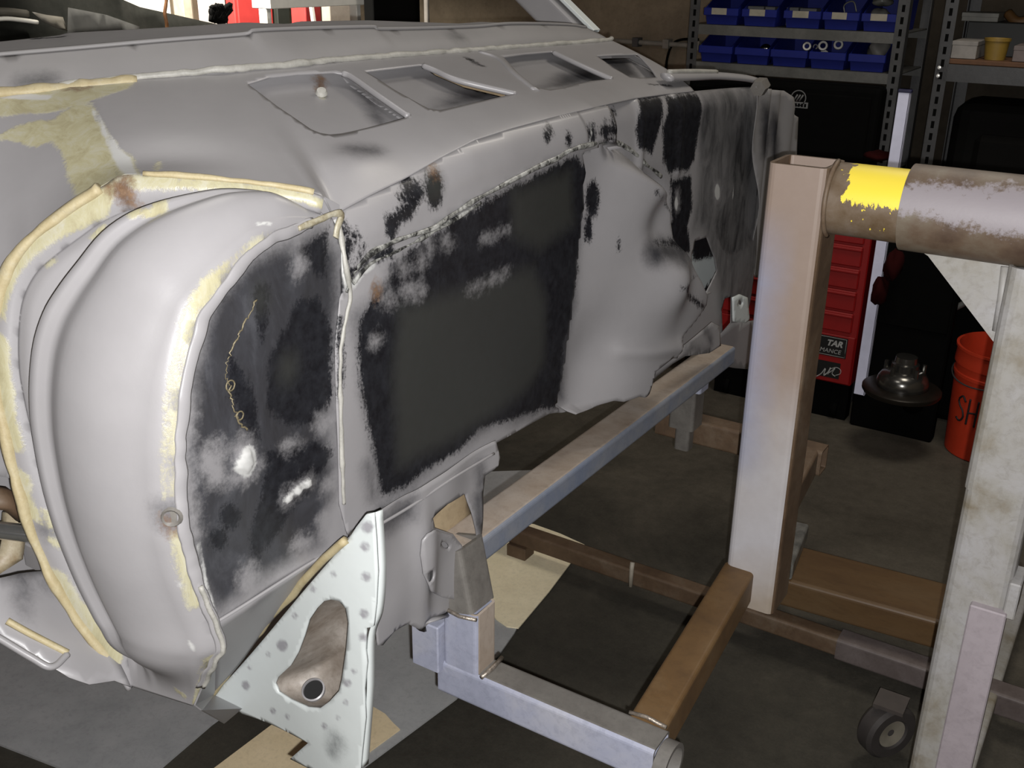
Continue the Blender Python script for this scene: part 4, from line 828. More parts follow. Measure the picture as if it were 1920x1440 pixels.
# ------------------------------------------------------------------ left edge: outer sheet, sill and bits behind the flange
S_si = Surf(lambda y, z: np.stack([-1.06+0*y, y, z], 1), 0.35, 0.9, 0.6, 1.35, 160, 160)
panel('side_sheet', S_si, [(-90, 420), (30, 470), (60, 600), (70, 800), (60, 905), (10, 895), (-90, 880)], M_PRIMER, car, 0.015)
S_sp = Surf(lambda y, z: np.stack([-1.02+0.16*sstep(0.95, 0.75, z)+0.01*np.sin(y*40), y, z], 1), 0.35, 0.9, 0.55, 1.35, 160, 160)
sill = panel('sill_pan', S_sp, [(-60, 1090), (36, 1075), (110, 1070), (160, 1150), (215, 1225), (246, 1288), (215, 1276), (168, 1283), (130, 1270), (90, 1246), (0, 1195), (-60, 1160)], M_PRIMER, car, 0.01, layers=dict(soft=[circle_px(95, 1090, 11, 9), ([(40, 1080), (42, 1140)], 0.004)], rust=[]))
PLOC[sill.name] = Vector((0, 0, 0))
sweep('sill_flange', S_sp.pts([(-40, 1172), (0, 1192), (60, 1228), (98, 1246), (128, 1222)], 40)+[0.003, -0.003, 0], 0.004, M_PRIMER, sill, 7)
sweep('sill_sealer', S_sp.pts([(15, 1160), (60, 1185), (128, 1220)], 30)+[0.003, -0.003, 0], 0.004, M_CREAM, sill, 6)
hw = U(40, 1000, X=-1.12)
pipe('strut_rod', U(-40, 990, X=-1.10), U(66, 1002, X=-1.10), 0.011, simple('polished_rod', (0.62, 0.62, 0.60), 0.22, 0.9), car, 0.004)
sweep('strut_bracket', [U(-30, 930, X=-1.12), U(10, 935, X=-1.12), U(40, 960, X=-1.12)], 0.02, RUST, car, 8, 0.6)
sweep('strut_bracket', [U(-20, 1065, X=-1.12), U(20, 1040, X=-1.12), U(30, 960, X=-1.12)], 0.016, blotch('olive_rust', [(0.3, (0.22, 0.16, 0.09)), (0.7, (0.42, 0.38, 0.28))], 30, 0.5), car, 8, 0.7)
box('strut_box', *[v for pr in zip(np.minimum(U(48, 1062, X=-1.12), U(100, 1030, X=-1.07)), np.maximum(U(48, 1062, X=-1.12), U(100, 1030, X=-1.07))) for v in pr], M_PRIMER, car)
# floor pan running back from the firewall
mesh('floor_pan', [(XF-0.03, 0.85, 0.90), (XF-0.03, 1.25, 0.90), (XF-0.03, 1.55, 0.93), (XF-0.03, 2.0, 0.90), (-1.6, 0.72, 0.84), (-1.6, 1.25, 0.86), (-1.6, 1.55, 0.97), (-1.6, 2.15, 0.84), (-2.6, 0.72, 0.84), (-2.6, 1.25, 0.86), (-2.6, 1.55, 0.95), (-2.6, 2.15, 0.84)], [(0, 1, 5, 4), (1, 2, 6, 5), (2, 3, 7, 6), (4, 5, 9, 8), (5, 6, 10, 9), (6, 7, 11, 10)], M_DUST, car, solid=0.003)
# front hinge pillar and rocker of the near side, behind the flange
bm = bmesh.new(); bm_box(bm, -1.42, -1.20, 0.60, 0.72, 0.80, 1.36, 0.02, 3); frombm('hinge_pillar', bm, M_PRIMER, car)
bm = bmesh.new(); bm_box(bm, -2.60, -1.20, 0.60, 0.74, 0.70, 0.81, 0.02, 3); frombm('rocker', bm, M_PRIMER, car)
# ------------------------------------------------------------------ shelving with blue bins on the back wall
DKST = blotch('dark_shelf_steel', [(0.3, (0.075, 0.075, 0.078)), (0.7, (0.14, 0.14, 0.14))], 20, 0.5, k=0.4)
MIDST = blotch('grey_shelf_steel', [(0.3, (0.15, 0.15, 0.155)), (0.7, (0.26, 0.26, 0.27))], 10, 0.45, k=0.17)
LIPST = blotch('worn_shelf_lip', [(0.3, (0.06, 0.06, 0.055)), (0.7, (0.11, 0.108, 0.10))], 10, 0.5)
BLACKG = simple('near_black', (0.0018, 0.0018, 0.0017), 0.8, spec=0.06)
def angle_post(name, x, y, z0, z1, sx_, sy_, mat, parent, slots=True):
    """slotted angle iron: two flanges"""
    bm = bmesh.new(); w_ = 0.038; t = 0.003
    bm_box(bm, min(x, x+sx_*w_), max(x, x+sx_*w_), min(y, y+sy_*t), max(y, y+sy_*t), z0, z1); bm_box(bm, min(x, x+sx_*t), max(x, x+sx_*t), min(y, y+sy_*w_), max(y, y+sy_*w_), z0, z1)
    o = frombm(name, bm, mat, parent); PLOC[o.name] = Vector((0, 0, 0))
    if slots:
        bm = bmesh.new(); z = z0+0.03
        while z < z1-0.02:
            bm_box(bm, min(x+sx_*0.014, x+sx_*0.024), max(x+sx_*0.014, x+sx_*0.024), y-sy_*0.0008, y+sy_*0.0005, z, z+0.022); z += 0.038
        tag(frombm('slot_row', bm, BLACKG, o), kind='stuff')
    return o
u1 = thing('shelving_unit', 'dark steel shelving unit holding blue parts bins on the back wall', 'shelving', (-1.22, 3.92, 0))
for x, s in ((-1.612, 1), (-0.838, -1)):
    for y, t in ((3.745, 1), (4.11, -1)): angle_post('upright', x, y, 0.0, 1.95, s, t, DKST, u1)
for z in (0.45, 0.85, 1.200, 1.331, 1.475, 1.75):
    bm = bmesh.new(); bm_box(bm, -1.605, -0.845, 3.75, 4.105, z-0.004, z); bm_box(bm, -1.605, -0.845, 3.748, 3.752, z-0.034, z); bm_box(bm, -1.605, -0.845, 4.102, 4.106, z-0.034, z)
    frombm('shelf', bm, LIPST if z in (1.2, 1.331) else DKST, u1)
BLUE = simple('blue_plastic', (0.006, 0.012, 0.13), 0.5, 0, 0.1, spec=0.3)
CARD = simple('paper_label', (0.26, 0.24, 0.19), 0.8)
def make_bin(loc, w_, label):
    t = thing('parts_bin', label, 'storage bin', loc, 'blue parts bins on the dark shelving')
    d = 0.24; hf = 0.056; hb = 0.098; a = w_/2; x, y, z = loc; k = 0.9
    V = [(x-a*k, y+0.012, z+0.0015), (x+a*k, y+0.012, z+0.0015), (x+a*k, y+d, z+0.0015), (x-a*k, y+d, z+0.0015), (x-a, y, z+hf), (x+a, y, z+hf), (x+a, y+0.10, z+hb), (x-a, y+0.10, z+hb), (x+a, y+d, z+hb), (x-a, y+d, z+hb)]
    Fc = [(3, 2, 1, 0), (0, 1, 5, 4), (1, 2, 8, 6, 5), (2, 3, 9, 8), (3, 0, 4, 7, 9)]
    b = mesh('bin_shell', V, Fc, BLUE, t, solid=0.0025, offset=-1)
    bm = bmesh.new(); bm_box(bm, x-a-0.003, x+a+0.003, y-0.006, y+0.004, z+hf-0.024, z+hf+0.002, 0.002)
    frombm('front_rim', bm, BLUE, t)
    return t
def bin_at(x0, x1, z, label, card=None, yl=0.0):
    a = U(x0, 60, Y=3.752)[0]; b = U(x1, 60, Y=3.752)[0]; t = make_bin(((a+b)/2, 3.757, z), (b-a)*0.94, label)
    if card:
        c0 = U(card[0], 30, Y=3.752)[0]; c1 = U(card[1], 30, Y=3.752)[0]; box('label_card', c0, c1, 3.7495, 3.751, z+0.036, z+0.058, CARD, t, bev=0)
    return t
bin_at(1316, 1381, 1.331, 'blue bin with paper label, first on the upper bin shelf, nearest the brown wall', (1334, 1362))
bin_at(1387, 1453, 1.331, 'blue bin holding two grey boxes, second on the upper bin shelf', (1405, 1434))
bin_at(1465, 1536, 1.331, 'blue bin holding grey boxes, middle of the upper bin shelf', (1486, 1516))
bin_at(1538, 1608, 1.331, 'blue bin with a clear plastic frame inside, fourth on the upper bin shelf', (1560, 1588))
bin_at(1611, 1685, 1.331, 'blue bin filled with clear plastic bags, last on the upper bin shelf', (1633, 1664))
bin_at(1312, 1376, 1.200, 'unlabelled blue bin, first on the lower bin shelf, nearest the brown wall')
bin_at(1380, 1446, 1.200, 'unlabelled blue bin with a chrome dome inside on the lower bin shelf')
bin_at(1448, 1519, 1.200, 'unlabelled blue bin, middle of the lower bin shelf, left of the pale rings')
bin_at(1521, 1592, 1.200, 'unlabelled blue bin under the heap of pale rings on the lower bin shelf')
bin_at(1596, 1668, 1.200, 'unlabelled blue bin with a grey lump inside, last on the lower bin shelf')
GB = simple('grey_carton', (0.10, 0.10, 0.10), 0.7); WB = simple('white_carton', (0.22, 0.205, 0.19), 0.7)
def carton(x0, x1, y0, y1, Y, dep, mat, label, group=None, zfloor=None):
    a = U(x0, y1, Y=Y); b = U(x1, y0, Y=Y); z0 = a[2] if zfloor is None else zfloor
    bm = bmesh.new(); bm_box(bm, a[0], b[0], Y, Y+dep, z0, b[2], 0.0015); bm_box(bm, a[0]-0.001, b[0]+0.001, Y-0.001, Y+dep+0.001, b[2]-0.012, b[2]+0.001, 0.001)
    return tag(frombm('small_carton', bm, mat), label, 'box', group)
carton(1397, 1432, 13, 32, 3.80, 0.05, GB, 'pale grey carton, left one in the second upper blue bin', None, 1.337)
carton(1434, 1453, 14, 32, 3.80, 0.05, GB, 'pale grey carton, right one in the second upper blue bin', None, 1.337)
carton(1474, 1497, 15, 34, 3.80, 0.05, GB, 'dull grey carton, left one in the middle upper blue bin', None, 1.337)
carton(1499, 1531, 17, 34, 3.80, 0.05, GB, 'dull grey carton, right one in the middle upper blue bin', None, 1.337)
PLAST = simple('clear_film', (0.14, 0.14, 0.125), 0.25)
fr_ = smooth_line([U(x, y, Y=3.82) for x, y in ((1585, 30), (1583, 10), (1600, 3), (1606, 22))], 24)
tag(sweep('plastic_hoop', fr_, 0.0025, PLAST), 'thin clear plastic frame sticking out of the fourth upper blue bin', 'plastic part')
def bag(c, Y, sx_, sz_, label, seed, cat='bag', nm='plastic_bag', mat=None, zf=None):
    g = np.random.default_rng(seed); p = U(*c, Y=Y); V = []; n1, n2 = 18, 10
    for j in range(n2+1):
        ph = math.pi*j/n2
        for i in range(n1):
            th = 2*math.pi*i/n1; r = 1+0.18*math.sin(3*th+seed)*math.sin(2*ph)+g.normal(0, 0.05)
            V.append((p[0]+sx_*r*math.sin(ph)*math.cos(th), p[1]+0.05*r*math.sin(ph)*math.sin(th), max(p[2]+sz_*r*math.cos(ph), zf if zf else -9)))
    Fc = [(j*n1+i, j*n1+(i+1) % n1, (j+1)*n1+(i+1) % n1, (j+1)*n1+i) for j in range(n2) for i in range(n1)]
    return tag(mesh(nm, V, Fc, mat or PLAST, None, True), label, cat)
bag((1650, 30), 3.88, 0.034, 0.024, 'crumpled clear plastic bag lying in the last upper blue bin', 3, zf=1.336)
bag((1655, 2), 3.88, 0.034, 0.016, 'upper shiny plastic bag heaped over the last upper blue bin', 5)
bag((1648, 94), 3.85, 0.035, 0.035, 'round grey lump of hardware in the last lower blue bin', 8, 'hardware', 'hardware_lump', simple('grey_lump', (0.14, 0.135, 0.125), 0.6), 1.206)
c = U(1436, 92, Y=3.80)
ball = lathe('chrome_dome', [(0.0, 0.024), (0.008, 0.0225), (0.016, 0.017), (0.021, 0.010), (0.023, 0.0), (0.021, -0.006), (0.023, -0.04), (0.0, -0.04)], (c[0], c[1], max(c[2]-0.006, 1.245)), simple('chrome', (0.75, 0.75, 0.75), 0.12, 1.0, 0.02), None, 24); tag(ball, 'shiny chrome dome in the second lower blue bin', 'chrome part')
RING = simple('pale_ring', (0.36, 0.35, 0.33), 0.45)
for k, (x, y, r_, lab) in enumerate(((1513, 87, 8, 'pale round ring at the left end of the heap over the lower blue bins'), (1543, 86, 9, 'brightest pale ring, centre of the heap over the lower blue bins'), (1572, 84, 9, 'pale round ring at the right end of the heap over the lower blue bins'), (1545, 103, 9, 'pale ring hanging lowest over the front of the lower blue bin'), (1529, 88, 5, 'small dull ring between the pale rings over the lower blue bins'))):
    p = U(x, y, Y=3.765+0.012*k); R_ = r_*3.75/F
    q = lathe('bearing_ring', [(R_*0.55, -0.006), (R_*0.9, -0.006), (R_, 0.0), (R_*0.9, 0.006), (R_*0.55, 0.006), (R_*0.5, 0.0), (R_*0.55, -0.006)], p, RING if k < 4 else GREYST, None, 24, (0.25, -1, 0.25)); tag(q, lab, 'ring', 'pale rings heaped over the lower bins')
    q['group'] = 'pale rings heaped over the lower bins'
# black cabinet below, with two stickers
cab = thing('black_cabinet', 'tall black cabinet with round badge sticker below the blue bins', 'cabinet', (-1.2, 3.7, 0))
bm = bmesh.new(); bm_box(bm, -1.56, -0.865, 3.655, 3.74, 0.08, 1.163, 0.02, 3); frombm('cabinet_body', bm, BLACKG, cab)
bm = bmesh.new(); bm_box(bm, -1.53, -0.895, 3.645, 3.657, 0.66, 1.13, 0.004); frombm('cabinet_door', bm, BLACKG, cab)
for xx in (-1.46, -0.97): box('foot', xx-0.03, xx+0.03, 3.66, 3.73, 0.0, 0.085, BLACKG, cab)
STK = simple('grey_sticker', (0.12, 0.12, 0.12), 0.6)
sc_ = U(1497, 184, Y=3.644)
lathe('badge_ring', [(0.024, 0.0), (0.0275, 0.0), (0.0275, 0.001), (0.024, 0.001), (0.024, 0.0)], sc_, STK, cab, 32, (0, -1, 0))
for k in (-1, 0, 1): sweep('badge_bar', [(sc_[0]+k*0.010-0.006, 3.6435, sc_[2]-0.010), (sc_[0]+k*0.010+0.006, 3.6435, sc_[2]+0.012)], 0.003, STK, cab, 5, 0.3, nrm=(0, 1, 0))
s2 = U(1501, 197, Y=3.644); box('name_sticker', s2[0]-0.026, s2[0]+0.026, 3.643, 3.6445, s2[2]-0.010, s2[2]+0.010, STK, cab, bev=0)
for k in range(4): box('name_mark', s2[0]-0.020+k*0.011, s2[0]-0.013+k*0.011, 3.6422, 3.6432, s2[2]-0.006, s2[2]+0.005, BLACKG, cab, bev=0)
bc = box('blue_clip', *[v for pr in zip(U(1646, 196, Y=3.72), U(1658, 178, Y=3.76)) for v in pr], BLUE); tag(bc, 'small blue clip hanging dark at the right side of the black cabinet', 'clip')

# ------------------------------------------------------------------ second shelving unit at the right edge
u2 = thing('shelving_unit', 'grey slotted-angle shelving at the right edge with cartons and a yellow tub', 'shelving', (-0.2, 3.8, 0))
angle_post('upright', -0.700, 3.60, 0.0, 1.95, 1, 1, MIDST, u2); angle_post('upright', -0.700, 4.0, 0.0, 1.95, 1, -1, DKST, u2); angle_post('upright', 0.45, 3.60, 0.0, 1.95, -1, 1, DKST, u2); angle_post('upright', 0.45, 4.0, 0.0, 1.95, -1, -1, DKST, u2)
WOODB = simple('orange_brown_board', (0.09, 0.038, 0.014), 0.7)
for z, m in ((0.8, DKST), (1.255, MIDST), (1.62, DKST)):
    bm = bmesh.new(); bm_box(bm, -0.695, 0.445, 3.605, 3.995, z-0.004, z); bm_box(bm, -0.695, 0.445, 3.600, 3.604, z-0.052, z); frombm('shelf', bm, m, u2)
box('shelf_board', -0.69, 0.44, 3.61, 3.99, 1.2555, 1.270, WOODB, u2)
for zz in (1.243, 1.218): lathe('bolt', [(0.0, 0.004), (0.005, 0.003), (0.006, 0.0)], (-0.688, 3.598, zz), simple('bright_bolt', (0.8, 0.8, 0.78), 0.3, 0.3), u2, 10, (0, -1, 0))
carton(1782, 1834, 79, 106, 3.63, 0.16, WB, 'torn white carton on the right shelf beside the slotted upright', None, 1.271)
carton(1897, 1935, 88, 114, 3.63, 0.16, simple('pink_carton', (0.13, 0.105, 0.10), 0.7), 'pinkish carton at the right edge of the picture on the right shelf', None, 1.271)
carton(1800, 1873, 26, 52, 3.80, 0.12, simple('white_tray', (0.15, 0.15, 0.135), 0.6), 'white flat box raised at the back of the right shelf', None, 1.375)
tag(box('parts_case', -0.66, -0.42, 3.80, 3.97, 1.271, 1.374, simple('dark_case', (0.010, 0.011, 0.010), 0.6)), 'dark parts case under the white flat box on the right shelf', 'case')
yt = U(1864, 114, Y=3.67); tub = lathe('yellow_tub', [(0.0, 0.0), (0.030, 0.0), (0.036, 0.055), (0.039, 0.056), (0.039, 0.064), (0.036, 0.064), (0.034, 0.058), (0.029, 0.004), (0.0, 0.004)], (yt[0], 3.67, 1.2705), simple('ochre_plastic', (0.20, 0.125, 0.018), 0.6), None, 28); tag(tub, 'ochre yellow plastic tub between cartons on the right shelf', 'tub')
og = sweep('cord_bundle', smooth_line([U(1890, 25, Y=3.9), U(1905, 40, Y=3.88), U(1925, 38, Y=3.88), U(1950, 20, Y=3.9)], 20), 0.016, simple('dull_orange', (0.09, 0.042, 0.010), 0.6)); tag(og, 'dull orange cord bundle at the back of the right shelf', 'cord')
# dark clutter under the right shelf, enlarged to keep this space dark
for k, (x, y, z, sx_, sz_, lab) in enumerate(((-0.43, 3.83, 0.805, 0.22, 0.33, 'dark rounded machine part under the right shelf'), (0.08, 3.82, 0.805, 0.25, 0.36, 'dark bulky machine casing at the far right under the shelf'))):
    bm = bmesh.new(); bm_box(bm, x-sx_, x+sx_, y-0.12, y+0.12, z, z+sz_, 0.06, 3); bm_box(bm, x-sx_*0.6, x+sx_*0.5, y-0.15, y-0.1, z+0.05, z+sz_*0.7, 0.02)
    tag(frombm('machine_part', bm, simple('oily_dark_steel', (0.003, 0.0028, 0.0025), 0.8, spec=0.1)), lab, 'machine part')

# ------------------------------------------------------------------ red tool chest
RED = simple('red_enamel', (0.25, 0.004, 0.004), 0.5, 0, 0.06)
chest = thing('tool_chest', 'red enamel tool chest with drawers behind the cradle post', 'tool chest', (-1.05, 3.7, 0))
TX0, TX1, TY = -1.32, -0.806, 3.55
box('chest_body', TX0, TX1, TY, 3.63, 0.14, 0.735, RED, chest, 0.004)
zs = [0.735, 0.655, 0.575, 0.495, 0.415, 0.335]
for a, b in zip(zs[:-1], zs[1:]):
    d = box('drawer', TX0+0.012, TX1-0.022, TY-0.012, TY+0.004, b+0.004, a-0.004, RED, chest, 0.004); PLOC[d.name] = Vector((0, 0, 0))
    box('drawer_pull', TX0+0.012, TX1-0.022, TY-0.020, TY-0.010, a-0.020, a-0.010, RED, d, 0.003)
lw = box('lower_panel', TX0+0.004, TX1-0.004, TY-0.008, TY+0.004, 0.145, 0.325, RED, chest, 0.003)
STB = simple('sticker_black', (0.006, 0.006, 0.006), 0.5); STW = simple('sticker_white', (0.34, 0.34, 0.33), 0.6)
st1 = box('upper_sticker', TX0+0.16, -0.834, TY-0.0105, TY-0.0085, 0.243, 0.318, STB, chest, bev=0); PLOC[st1.name] = Vector((0, 0, 0))
bd_ = [(TX0+0.165, 0.247), (-0.838, 0.247), (-0.838, 0.314), (TX0+0.165, 0.314)]
sweep('sticker_border', [(x, TY-0.011, z) for x, z in densify(bd_, 0.02)], 0.0009, STW, st1, 5, closed=True)
def text(name, body, size, loc, mat, parent, shear=0.0, bold=0.0, align='RIGHT'):
    cu = bpy.data.curves.new(name, 'FONT'); cu.body = body; cu.size = size; cu.shear = shear; cu.offset = bold; cu.align_x = align; cu.extrude = 0.0004; cu.resolution_u = 3
    o = bpy.data.objects.new(name, cu); C.objects.link(o); bpy.context.view_layer.update()
    me = bpy.data.meshes.new_from_object(o.evaluated_get(bpy.context.evaluated_depsgraph_get())); bpy.data.objects.remove(o); bpy.data.curves.remove(cu)
    for v in me.vertices: v.co = Vector((v.co.x+loc[0], loc[1]-v.co.z, v.co.y+loc[2]))
    me.materials.clear(); me.materials.append(mat); q = bpy.data.objects.new(name, me); link(q, parent); return q
text('lettering', 'TAR', 0.030, (-0.851, TY-0.0112, 0.283), STW, st1, 0.25, 0.0012)
text('lettering', 'MANCE', 0.022, (-0.853, TY-0.0112, 0.256), STW, st1, 0.15)
st2 = box('lower_sticker', TX0+0.20, -0.848, TY-0.0105, TY-0.0085, 0.162, 0.222, STB, chest, bev=0); PLOC[st2.name] = Vector((0, 0, 0))
def sline(px): return smooth_line([U(x, y, Y=TY-0.0115) for x, y in px], 24)
sweep('script_mark', sline([(1530, 706), (1540, 700), (1548, 690), (1544, 704), (1552, 698), (1558, 688), (1552, 702)]), 0.0022, STW, st2, 5)
sweep('script_mark', sline([(1545, 702), (1556, 698), (1566, 690), (1560, 700), (1566, 706)]), 0.0018, STW, st2, 5)
sweep('script_mark', sline([(1556, 692), (1568, 689), (1576, 694), (1575, 701), (1566, 704)]), 0.0014, STW, st2, 5)
for xx in (TX0+0.05, TX1-0.05):
    for yy in (3.575, 3.61): lathe('chest_caster', [(0.0, -0.012), (0.03, -0.012), (0.034, 0.0), (0.03, 0.012), (0.0, 0.012)], (xx, yy, 0.034), BLACKG, chest, 18, (1, 0, 0))
    box('caster_mount', xx-0.016, xx+0.016, 3.56, 3.625, 0.06, 0.145, BLACKG, chest)
box('shade_block', TX0, TX1-0.005, TY+0.012, 3.62, 0.0, 0.14, BLACKG, chest)  # black filler added under the chest for the shaded band of floor
# pale upright strip beside the chest
PALE = simple('pale_lavender_strip', (0.74, 0.75, 0.93), 0.5, 0, 0.05)
strip = thing('steel_strip', 'tall pale lavender steel strip fixed upright beside the red tool chest', 'steel strip', (-0.765, 3.525, 0.131))
bm = bmesh.new(); bm_box(bm, -0.783, -0.746, 3.516, 3.524, 0.131, 1.17, 0.001); bm_box(bm, -0.749, -0.746, 3.516, 3.534, 0.131, 1.17); frombm('strip', bm, PALE, strip)
box('strip_cap', -0.785, -0.743, 3.513, 3.535, 1.168, 1.178, simple('dark_blue_cap', (0.02, 0.02, 0.06), 0.5), strip)
DRED = simple('dark_red_rag', (0.022, 0.002, 0.002), 0.9, spec=0.1)
bag((1650, 545), 3.465, 0.025, 0.045, 'dark red clamp knob on the pale strip beside the tool chest', 12, 'clamp', 'clamp_knob', DRED)
bag((1676, 497), 3.475, 0.03, 0.05, 'dark red rag hanging behind the pale strip', 14, 'rag', 'red_rag', DRED)
bag((1648, 292), 3.603, 0.05, 0.016, 'dark red rag lying left of the pale strip above the yellow pipe', 15, 'rag', 'red_rag', DRED)
# ------------------------------------------------------------------ hub on a disc, drum stack, bucket
hub = thing('brake_hub', 'dark brake disc and hub with shiny domed centre left of the bucket', 'brake drum', (-0.6, 3.39, 0))
STEEL = simple('shiny_dark_steel', (0.16, 0.155, 0.145), 0.22, 0.9, 0.2)
hp_ = U(1697, 690, Y=3.39); hx, hy = hp_[0], 3.39
pipe('axle_tube', (hx+0.01, hy+0.02, 0.225), (hx+0.02, 3.535, 0.13), 0.035, simple('dark_drum', (0.002, 0.002, 0.002), 0.8, spec=0.05), hub)
lathe('disc', [(0.0, 0.22), (0.122, 0.222), (0.126, 0.228), (0.126, 0.238), (0.121, 0.242), (0.08, 0.246), (0.0, 0.246)], (hx, hy, 0.0), simple('dark_disc', (0.022, 0.018, 0.014), 0.4, 0.5), hub, 48)
lathe('dome', [(0.082, 0.246), (0.084, 0.258), (0.080, 0.276), (0.070, 0.292), (0.052, 0.302), (0.045, 0.304), (0.044, 0.326), (0.036, 0.330), (0.034, 0.350), (0.0, 0.352)], (hx, hy, 0.0), STEEL, hub, 40)
for a in np.linspace(0, 2*math.pi, 5, endpoint=False): lathe('wheel_stud', [(0.0, 0.0), (0.007, 0.0), (0.007, 0.03), (0.0, 0.032)], (hx+0.062*math.cos(a+0.5), hy+0.062*math.sin(a+0.5), 0.292), STEEL, hub, 10)
bb = thing('filler_box', 'added matt black box hiding the lit upright behind the brake drum', 'steel box', (-0.62, 3.565, 0))  # black box added to cover the lit shelf upright
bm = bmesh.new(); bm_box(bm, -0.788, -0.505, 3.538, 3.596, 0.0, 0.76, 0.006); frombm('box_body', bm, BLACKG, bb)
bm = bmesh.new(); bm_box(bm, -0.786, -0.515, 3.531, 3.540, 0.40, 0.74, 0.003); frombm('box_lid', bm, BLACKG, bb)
bbk = tag(box('shade_sheet', -1.52, 1.2, 4.25, 4.33, 0.0, 2.4, simple('shade_brown', (0.035, 0.029, 0.022), 0.9, spec=0.1)), 'added dark sheet standing in for shade behind the two shelving units', 'backing')  # dark sheet added in place of shade on the back wall
clut = thing('engine_block', 'black oily engine block in shadow behind the brake hub', 'engine part', (-0.5, 3.72, 0))
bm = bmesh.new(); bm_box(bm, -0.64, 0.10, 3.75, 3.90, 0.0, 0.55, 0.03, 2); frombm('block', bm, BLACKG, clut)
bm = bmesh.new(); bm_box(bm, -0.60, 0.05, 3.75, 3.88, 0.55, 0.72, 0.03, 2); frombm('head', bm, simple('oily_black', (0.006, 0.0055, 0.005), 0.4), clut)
for k in range(3): pipe('pipe_stub', (-0.42+k*0.12, 3.79, 0.71), (-0.42+k*0.12, 3.78, 0.755), 0.028, simple('oily_black', (0.006, 0.0055, 0.005), 0.4), clut)
tag(pipe('steel_rod', U(1774, 586, Y=3.60), U(1835, 555, Y=3.60), 0.010, simple('grey_rod', (0.10, 0.10, 0.095), 0.5)), 'thin grey rod slanting out of the dark engine parts', 'rod')
bk = thing('bucket', 'orange-red plastic bucket with black marker letters on its side', 'bucket', (-0.335, 3.60, 0))
ORG = simple('orange_red_plastic', (0.50, 0.036, 0.010), 0.55, 0, 0.06)
bx_, by_ = -0.335, 3.585
lathe('bucket_shell', [(0.0, 0.0), (0.128, 0.0), (0.132, 0.004), (0.142, 0.28), (0.147, 0.282), (0.147, 0.292), (0.143, 0.294), (0.143, 0.318), (0.149, 0.320), (0.149, 0.330), (0.146, 0.37), (0.152, 0.372), (0.152, 0.380), (0.143, 0.380), (0.140, 0.36), (0.128, 0.008), (0.0, 0.008)], (bx_, by_, 0.0), ORG, bk, 56)
def onb(a, z, r=0.1385): return np.array([bx_+(r+0.0012)*math.sin(a), by_-(r+0.0012)*math.cos(a), z])
INK = simple('black_marker', (0.012, 0.010, 0.012), 0.6)
def stroke(pts, parent): sweep('marker_letter', smooth_line([onb(a, z, 0.132+0.010*z/0.28) for a, z in pts], 22), 0.0035, INK, parent, 5)
stroke([(-0.56, 0.205), (-0.66, 0.222), (-0.78, 0.205), (-0.72, 0.185), (-0.62, 0.172), (-0.58, 0.150), (-0.68, 0.132), (-0.80, 0.140)], bk)
stroke([(-0.45, 0.222), (-0.47, 0.13)], bk); stroke([(-0.24, 0.222), (-0.26, 0.13)], bk); stroke([(-0.46, 0.172), (-0.25, 0.178)], bk)
sweep('handle', smooth_line([onb(a, 0.315-0.05*math.cos(a*0.95+0.6), 0.149) for a in np.linspace(-1.7, 1.2, 14)], 50), 0.0028, DKST, bk, 6)

pp = [U(x, y, Z=0.004) for x, y in ((1684, 787), (1690, 784), (1704, 791), (1698, 794))]
tag(prism('paper_scrap', pp, lambda a, b, c: (a, b, 0.004), (0, 0, -0.0035), simple('scrap_paper', (0.8, 0.78, 0.72), 0.7)), 'tiny white paper scrap on the floor below the brake hub', 'paper')
# ------------------------------------------------------------------ wall conduit and cable loop
M_COND = simple('grey_conduit', (0.19, 0.175, 0.15), 0.5)
cd = thing('wall_conduit', 'thin grey conduit with clips running along the brown back wall', 'conduit', (-1.9, 4.5, 1.2))
c0 = U(1130, 76, Y=4.5); c1 = U(1322, 84, Y=4.5); pipe('tube', (c0[0]-0.6, 4.52, c0[2]), (c1[0]+1.8, 4.52, c0[2]-0.003), 0.011, M_COND, cd, 0.002, 16)
for x in (1190, 1247, 1305): q = U(x, 82, Y=4.5); box('clip', q[0]-0.015, q[0]+0.015, 4.50, 4.55, c0[2]-0.02, c0[2]+0.02, DKST if x < 1240 else M_COND, cd)
lp = [U(x, y, Y=4.53) for x, y in ((1310, 74), (1280, 74), (1262, 82), (1252, 105), (1247, 140), (1240, 190))]
tag(sweep('black_cable', smooth_line(lp, 50), 0.006, BLACKG, None, 8), 'black cable looping down in front of the brown back wall', 'cable')

# ------------------------------------------------------------------ lit end of the shop, seen over the windscreen base
WHT = simple('white_painted_board', (0.72, 0.70, 0.64), 0.6, 0, 0.05); CRM = simple('cream_trim', (0.50, 0.44, 0.34), 0.6); BRN = simple('brown_trim', (0.11, 0.085, 0.055), 0.6)
def face(X, x0, x1, y0=-60, zb=0.0):
    """span on the plane X between two image columns: y range and height"""
    a = U(x0, 20, X=X); b = U(x1, 20, X=X); return a[1], b[1]
def pxbox(name, Xc, x0, xc, x1, z1, mat, parent=None, z0=0.0):
    """an upright box whose near corner stands at image column xc: side face to x0, front face to x1"""
    yc = U(xc, 20, X=Xc)[1]; y1 = U(x1, 20, X=Xc)[1]; xb = U(x0, 20, Y=yc)[0]
    return box(name, xb, Xc, yc, y1, z0, z1, mat, parent, 0.003), (xb, Xc, yc, y1)
wc = thing('white_cabinet', 'tall white cabinet with cream and brown trim behind the dark fender', 'cabinet', (-3.6, 2.4, 0))
_, (xa, xb_, ya, yb) = pxbox('cabinet_body', -3.45, 228, 345, 424, 1.75, WHT, wc)
